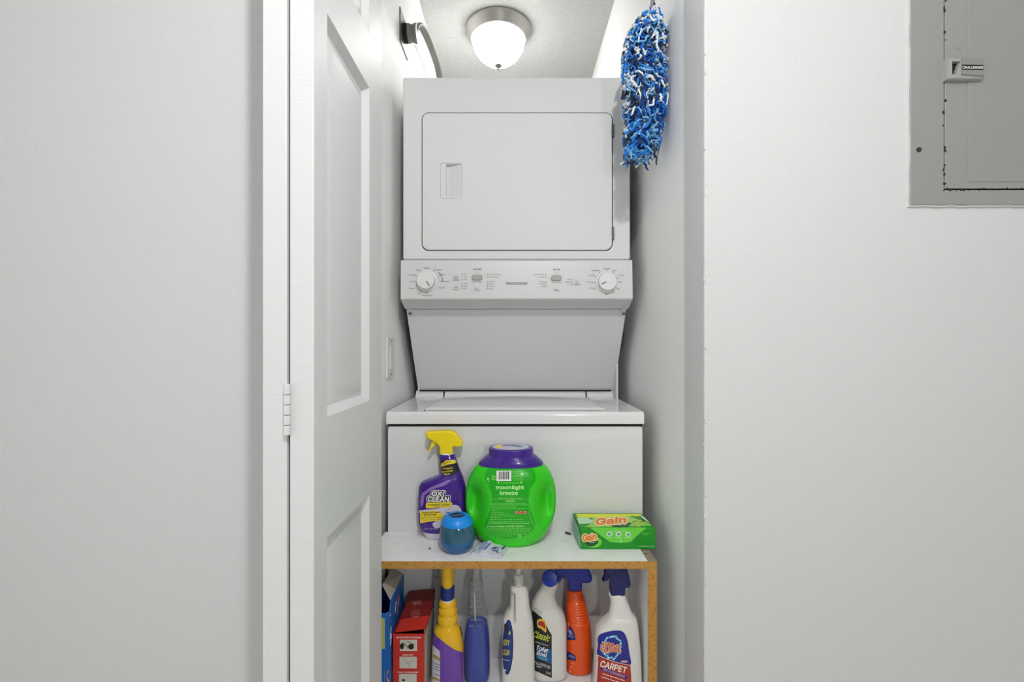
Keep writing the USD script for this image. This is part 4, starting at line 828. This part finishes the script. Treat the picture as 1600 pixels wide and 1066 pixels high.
part(cb, 'dip_tube', tube([(x9, d, dz(890, d)), (x9 + .001, d, dz(925, d)), (x9 + .002, d + .002, dz(960, d)), (x9 + .0055, d + .006, dz(1000, d)), (x9 + .012, d + .008, ybase * 0 + SI + .006)], .0022, 8), mat('tube_white', (206, 210, 212), .4))
bmps = []
for i in range(6):
    for q in (-1, 1):
        y = (250 + i * 52) / 5.733 + 880; x = 481 / 5.733 + 660 + q * (4.6 + i * .25)
        p = W(x, y, d); hit, _, _ = cbm.ray.intersects_location([[p[0], d - .5, p[2]]], [[0, 1, 0]], multiple_hits=False)
        sp_ = trimesh.creation.icosphere(2, 1.0); sp_.apply_scale((.0062, .0016, .0030)); sp_.apply_translation(hit[0]); bmps.append(sp_)
for b in bmps: part(cb, 'grip_bump', b, clear, smooth=60)

# ------------------------------------------------------------------ white jug with a handle
d = 1.160; K7 = (760, 880), 5.733
wj = thing('white_jug', 'white handled plastic bottle with narrow blue side label under the shelf', 'bottle', (dx(809.5, d), d, SI))
hdpe = mat('white_hdpe', (224, 222, 216), .34, coat=.1)
ybase = CY + (CAMZ - SI - .0006) * F / d
R = zr([(192, 222, 350, .017, 2.4), (240, 212, 372, .021, 2.7), (300, 211, 380, .023, 3), (400, 206, 388, .026, 3), (440, 178, 400, .029, 3), (500, 150, 412, .031, 3), (560, 145, 420, .032, 3), (800, 138, 430, .032, 3.2), (950, 137, 432, .032, 3.2)], *K7) + [(ybase - 7, 785, 834, .031, 3), (ybase - 2, 788.5, 831, .029, 3), (ybase, 792, 828, .025, 3)]
def grip(X, Y, Z):
    x = (X - dx(803, d)) / .004; z = np.clip((Z - dz(966, d)) / .006, 0, 1) * np.clip((dz(921, d) - Z) / .006, 0, 1)
    return X, Y + np.where(Y < d, .012 * np.clip(1 - x / 1.0, 0, 1) * z, 0), Z
wjm = loft(R, d, 80, 120, grip); part(wj, 'jug', wjm, hdpe, smooth=50)
part(wj, 'cap', loft(zr([(88, 250, 322, .012, 2), (95, 236, 336, .0155, 2), (128, 240, 338, .016, 2), (150, 246, 336, .0155, 2), (194, 246, 336, .0155, 2)], *K7), d, 16), mat('milky_cap', (206, 208, 198), .4), smooth=35)
part(wj, 'nozzle', loft(zr([(20, 262, 312, .008, 2), (88, 258, 316, .009, 2)], *K7), d, 6), mat('milky_cap', (206, 208, 198), .4), smooth=35)
cobalt = mat('cobalt_label', (26, 56, 128), .35)
lb = oval(193 / K7[1] + K7[0][0], 755 / K7[1] + K7[0][1], 8.4, 43, 1.5)
ink(wj, wjm, [lb], cobalt, d, .0004, 'label', .004)
o, k = K7
ink(wj, wjm, [zt('VERY', 178, 712, 52, 62, 6, bold=True), zt('CLEAN', 178, 800, 52, 58, 6, bold=True), zpoly([(195, 640), (212, 600), (216, 640)], o, k)], mat('label_yellow', (226, 214, 60), .4), d, .0007, 'lettering', .004)
ink(wj, wjm, [lines(148 / k + o[0], 212 / k + o[0], 868 / k + o[1], 1.1, 12), lines(150 / k + o[0], 180 / k + o[0], 960 / k + o[1], 3, 10)], white, d, .0007, 'fine_print', .004)
ink(wj, wjm, [oval(182 / k + o[0], 580 / k + o[1], 3.2, 7, -15)], mat('label_dark', (40, 44, 66), .4), d, .0006, 'label_print', .004)

# ------------------------------------------------------------------ toilet bowl cleaner with a bent neck
d = 1.201; K8 = (820, 880), 5.733
tc = thing('toilet_cleaner', 'white angled neck bottle with round blue cap and black label', 'bottle', (dx(858.5, d), d, SI))
ybase = CY + (CAMZ - SI - .0006) * F / d
R = zr([(120, 158, 292, .016, 2.1, -.030), (165, 140, 284, .018, 2.1, -.027), (215, 116, 270, .020, 2.2, -.020), (260, 94, 268, .022, 2.3, -.013), (300, 80, 275, .0235, 2.4, -.008), (340, 66, 286, .025, 2.5, -.004), (380, 58, 302, .0265, 2.6, 0), (420, 62, 334, .028, 2.8, 0), (480, 62, 360, .030, 3, 0), (560, 62, 372, .030, 3.1, 0), (800, 62, 373, .030, 3.2, 0)], *K8) + [(ybase - 6, 831.5, 885, .030, 3.2, 0), (ybase - 2, 832.5, 882, .028, 3, 0), (ybase, 836, 879, .025, 3, 0)]
tcm = loft(R, d, 80, 80); part(tc, 'bottle', tcm, hdpe, smooth=50)
cc = W(225 / 5.733 + 820, 136 / 5.733 + 880, d - .052)
capm = lathe([(.0004, -.012), (.0160, -.012), (.0182, -.0105), (.0190, -.008), (.0192, .012), (.0180, .016), (.0004, .016)], (0, 0, 0), 44, 'y')
Rm = trimesh.transformations.euler_matrix(math.radians(-22), 0, math.radians(-6)); capm.apply_transform(Rm); capm.apply_translation(cc)
part(tc, 'cap', capm, mat('cap_blue', (14, 44, 150), .35), smooth=35, label='round blue screw cap facing forward')
o, k = K8
bk = mat('black_label', (24, 30, 28), .35)
ink(tc, tcm, [zpoly([(50, 415), (80, 432), (150, 485), (185, 540), (215, 605), (240, 640), (241, 1030), (150, 990), (52, 945)], o, k)], bk, d, .0004, 'label', .005)
ink(tc, tcm, [zpoly([(105, 745), (241, 775), (241, 905), (150, 870), (105, 855)], o, k)], mat('label_teal', (30, 84, 150), .35), d, .0005, 'label_print', .005)
ink(tc, tcm, [zpoly(curve([(112, 515), (150, 498), (185, 525), (190, 620), (150, 590), (115, 570)]), o, k)], mat('logo_gold', (226, 190, 70), .4), d, .0006, 'logo', .005)
ink(tc, tcm, [zpoly(curve([(122, 530), (152, 520), (178, 540), (182, 590), (150, 565), (124, 555)]), o, k)], mat('logo_red', (170, 40, 34), .4), d, .0008, 'logo', .005)
ink(tc, tcm, [zt('Classic', 152, 655, 62, 150, 17, bold=True, shear=6)], mat('lime_ink', (206, 220, 70), .4), d, .0008, 'lettering', .005)
ink(tc, tcm, [zt('Toilet', 157, 770, 44, 108, 19, bold=True), zt('Bowl', 154, 815, 40, 92, 18, bold=True), zt('clinging formula', 150, 722, 14, 120, 19), zt('KILLS GERMS AND', 160, 905, 13, 140, 18), zt('REMOVES STAINS', 165, 922, 13, 130, 18), zt('32 FL OZ', 210, 985, 22, 42, 15), lines(104 / k + o[0], 150 / k + o[0], 930 / k + o[1], 1.2, 15)], white, d, .0008, 'lettering', .005)
ink(tc, tcm, [zt('Cleaner', 160, 852, 24, 96, 18, bold=True)], mat('aqua_ink', (96, 190, 220), .4), d, .0008, 'lettering', .005)
ink(tc, tcm, [lines(78 / k + o[0], 160 / k + o[0], y / k + o[1], 1.0, 28) for y in (425, 445)], mat('faint_green_ink', (120, 146, 124), .5), d, .0006, 'fine_print', .005)

# ------------------------------------------------------------------ orange spray bottle
d = 1.223
ob = thing('orange_sprayer', 'orange ribbed spray bottle with royal blue trigger under the shelf', 'spray bottle', (dx(904, d), d, SI))
ybase = CY + (CAMZ - SI - .0006) * F / d
org = mat('orange_bottle', (234, 84, 16), .32, coat=.15)
rows, y = [], 236
rows = [(232, 385, 505, .0145, 2.1), (240, 378, 512, .0165, 2.1)]
y = 252
prl_ = lambda y: np.interp(y, [240, 300, 400, 500], [378, 371, 369, 372]); prr_ = lambda y: np.interp(y, [240, 300, 400, 500], [512, 535, 556, 577]); pb_ = lambda y: np.interp(y, [240, 500], [.0165, .025])
while y < 500:
    rows += [(y, prl_(y), prr_(y), pb_(y), 2.1), (y + 11, prl_(y) + 4, prr_(y) - 4, pb_(y) - .0008, 2.1)]; y += 22
rows += [(510, 371, 579, .0255, 2.2), (600, 367, 592, .027, 2.4), (700, 366, 597, .0275, 2.5), (900, 369, 596, .0275, 2.5), (940, 371, 593, .0275, 2.5)]
R = zr(rows, *K8) + [(ybase - 5, 886, 921, .027, 2.5), (ybase - 1.5, 888, 919, .0255, 2.5), (ybase, 891, 916, .022, 2.5)]
obm = loft(R, d, 120, 64); part(ob, 'bottle', obm, org, smooth=60)
royal = mat('royal_blue', (10, 36, 146), .35)
tr = pxpoly([(262, 20), (300, -30), (520, -36), (562, 20), (598, 112), (590, 156), (507, 158), (507, 232), (388, 232), (388, 150), (366, 108), (300, 96), (268, 66)], d, *K8)
oh = part(ob, 'trigger_head', soft(tr, d - .013, d + .013, .004, 5), royal, smooth=60)
part(oh, 'trigger', soft(pxpoly([(350, 96), (362, 118), (330, 132), (300, 184), (272, 208), (268, 196), (290, 150), (312, 100)], d, *K8), d - .007, d + .007, .003, 4), royal, smooth=60)
ink(ob, obm, [zpoly([(376, 690), (384, 620), (408, 560), (440, 610), (458, 690)], o, k), zpoly([(376, 785), (456, 830), (458, 880), (378, 860)], o, k)], mat('label_navy', (30, 34, 116), .4), d, .0004, 'label', .004)
ink(ob, obm, [zpoly([(386, 600), (410, 592), (435, 640), (400, 640)], o, k).buffer(-.4), zt('BIO', 414, 656, 22, 48, 12, bold=True), zt('SPRAY', 420, 838, 22, 62, 14, bold=True), oval(392 / k + o[0], 548 / k + o[1], .9, 2.6)], mat('label_pale', (150, 170, 214), .4), d, .0006, 'lettering', .004)
ink(ob, obm, [LineString(np.array(a) / k + o).buffer(.5) for a in ([(418, 892), (434, 904)], [(400, 930), (420, 928), (430, 940)], [(400, 948), (404, 968), (420, 972)])], mat('peach_ink', (250, 176, 130), .4), d, .0005, 'fine_print', .004)

# ------------------------------------------------------------------ carpet cleaner spray
d = 1.138; K9 = (920, 880), 5.733
cs = thing('carpet_cleaner', 'white carpet cleaner spray bottle with red and blue label at shelf end', 'spray bottle', (dx(964.5, d), d, SI))
ybase = CY + (CAMZ - SI - .0006) * F / d
R = zr([(262, 194, 314, .014, 2.1), (276, 178, 320, .016, 2.1), (300, 184, 330, .0168, 2.2), (340, 192, 346, .0178, 2.2), (380, 190, 364, .019, 2.3), (440, 178, 385, .021, 2.4), (458, 172, 394, .022, 2.5), (470, 164, 414, .0245, 2.7), (490, 148, 424, .0265, 2.8), (520, 118, 431, .028, 2.9), (560, 80, 437, .030, 3), (620, 58, 443, .031, 3.2), (760, 52, 455, .031, 3.3), (1000, 42, 466, .031, 3.3)], *K9) + [(ybase - 9, 926.5, 1001.5, .031, 3.3), (ybase - 3, 928.5, 999.5, .030, 3.2), (ybase, 933, 995, .026, 3)]
csm = loft(R, d, 80, 72); part(cs, 'bottle', csm, hdpe, smooth=50)
nv = mat('navy_trigger', (15, 20, 90), .35)
tr = pxpoly([(140, 14), (180, -8), (300, -12), (335, 34), (368, 165), (355, 200), (318, 196), (315, 272), (190, 272), (188, 170), (178, 130), (150, 60)], d, *K9)
chd = part(cs, 'trigger_head', soft(tr, d - .0145, d + .0145, .004, 5), nv, smooth=60)
part(chd, 'trigger', soft(pxpoly([(146, 40), (186, 90), (176, 122), (160, 146), (118, 156), (138, 112), (140, 70)], d, *K9), d - .008, d + .008, .003, 4), nv, smooth=60)
o, k = K9
ink(cs, csm, [zpoly(curve([(84, 830), (82, 740), (88, 655), (150, 620), (250, 604), (310, 620), (345, 690), (362, 800), (370, 915), (230, 880)], 5), o, k)], mat('label_blue', (34, 36, 140), .35), d, .0004, 'label', .005)
ink(cs, csm, [zpoly([(84, 826), (160, 858), (250, 890), (371, 916), (378, 1000), (384, 1140), (70, 1140), (78, 1000), (84, 900)], o, k)], mat('label_red', (172, 44, 34), .35), d, .0005, 'label', .005)
ink(cs, csm, [LineString(np.array([(84, 826), (160, 858), (250, 890), (371, 916)]) / k + o).buffer(.45), zt('CARPET', 222, 930, 58, 240, 15, bold=True).buffer(.15), lines(120 / k + o[0], 325 / k + o[0], 1022 / k + o[1], 1.3, 18), lines(110 / k + o[0], 315 / k + o[0], 1050 / k + o[1], 1.3, 18)], mat('label_cream', (240, 226, 210), .4), d, .0007, 'lettering', .005)
sw = []
rr = random.Random(3)
for i in range(22):
    a = 2 * math.pi * i / 22 + .2; rad = 15.0 + rr.uniform(-1, 2.2)
    sw.append(oval(205 / k + o[0] + .92 * rad * math.cos(a), 757 / k + o[1] + 1.08 * rad * math.sin(a), rr.uniform(1.6, 3.6), rr.uniform(1.0, 2.0), math.degrees(a) + 70))
ink(cs, csm, sw, mat('splash_cyan', (110, 196, 226), .35), d, .0006, 'splash', .005)
ink(cs, csm, [aff.scale(g, .5, .6) for g in sw[::2]], white, d, .0008, 'splash', .005)
ox = shapely.union_all([zt(ch, 203 + dx_, 758 + dx_ * .12 + dy_, hh, ww, 7, bold=True, shear=4) for ch, dx_, dy_, hh, ww in (('O', -80, 0, 66, 26), ('X', -49, 4, 96, 36), ('Y', -17, 4, 88, 34), ('D', 14, 0, 66, 26), ('O', 46, 0, 66, 26), ('L', 76, 0, 66, 22))])
ink(cs, csm, [ox.buffer(.95)], mat('label_cream', (240, 226, 210), .4), d, .0010, 'logo', .005)
ink(cs, csm, [ox.buffer(.38)], mat('logo_maroon', (120, 28, 30), .35), d, .0012, 'logo', .005)
ink(cs, csm, [ox.buffer(-.05)], mat('logo_orange_red', (240, 110, 56), .35), d, .0014, 'lettering', .005)
pill = LineString(np.array([(118, 946), (332, 1022)]) / k + o).buffer(2.6)
ink(cs, csm, [pill], mat('label_blue', (34, 36, 140), .35), d, .0007, 'label_print', .005)
ink(cs, csm, [zt('SPOT & STAIN REMOVER', 225, 984, 20, 205, 19.5, bold=True), sbox(290 / k + o[0], 872 / k + o[1], 345 / k + o[0], 890 / k + o[1])], mat('label_pink', (222, 170, 160), .4), d, .0009, 'lettering', .005)

# ------------------------------------------------------------------ holders for the bulb and the added fill flash (outside the picture)
for at, side in zip(BULB_AND_FLASH, ('upper pendant bulb nearest the closet', 'lower one added as a fill flash')):
    bh = thing('bulb_and_flash_lamp', f'bare lamp hanging in the room, {side}', 'lamp', (at[0], at[1], CEIL)); h = at[2] - CEIL
    part(bh, 'holder', lathe([(.02, h + .05), (.022, h + .10), (.012, h + .11), (.004, h + .12), (.004, -.02), (.045, -.018), (.05, 0)], (at[0], at[1], CEIL), 24), plast)
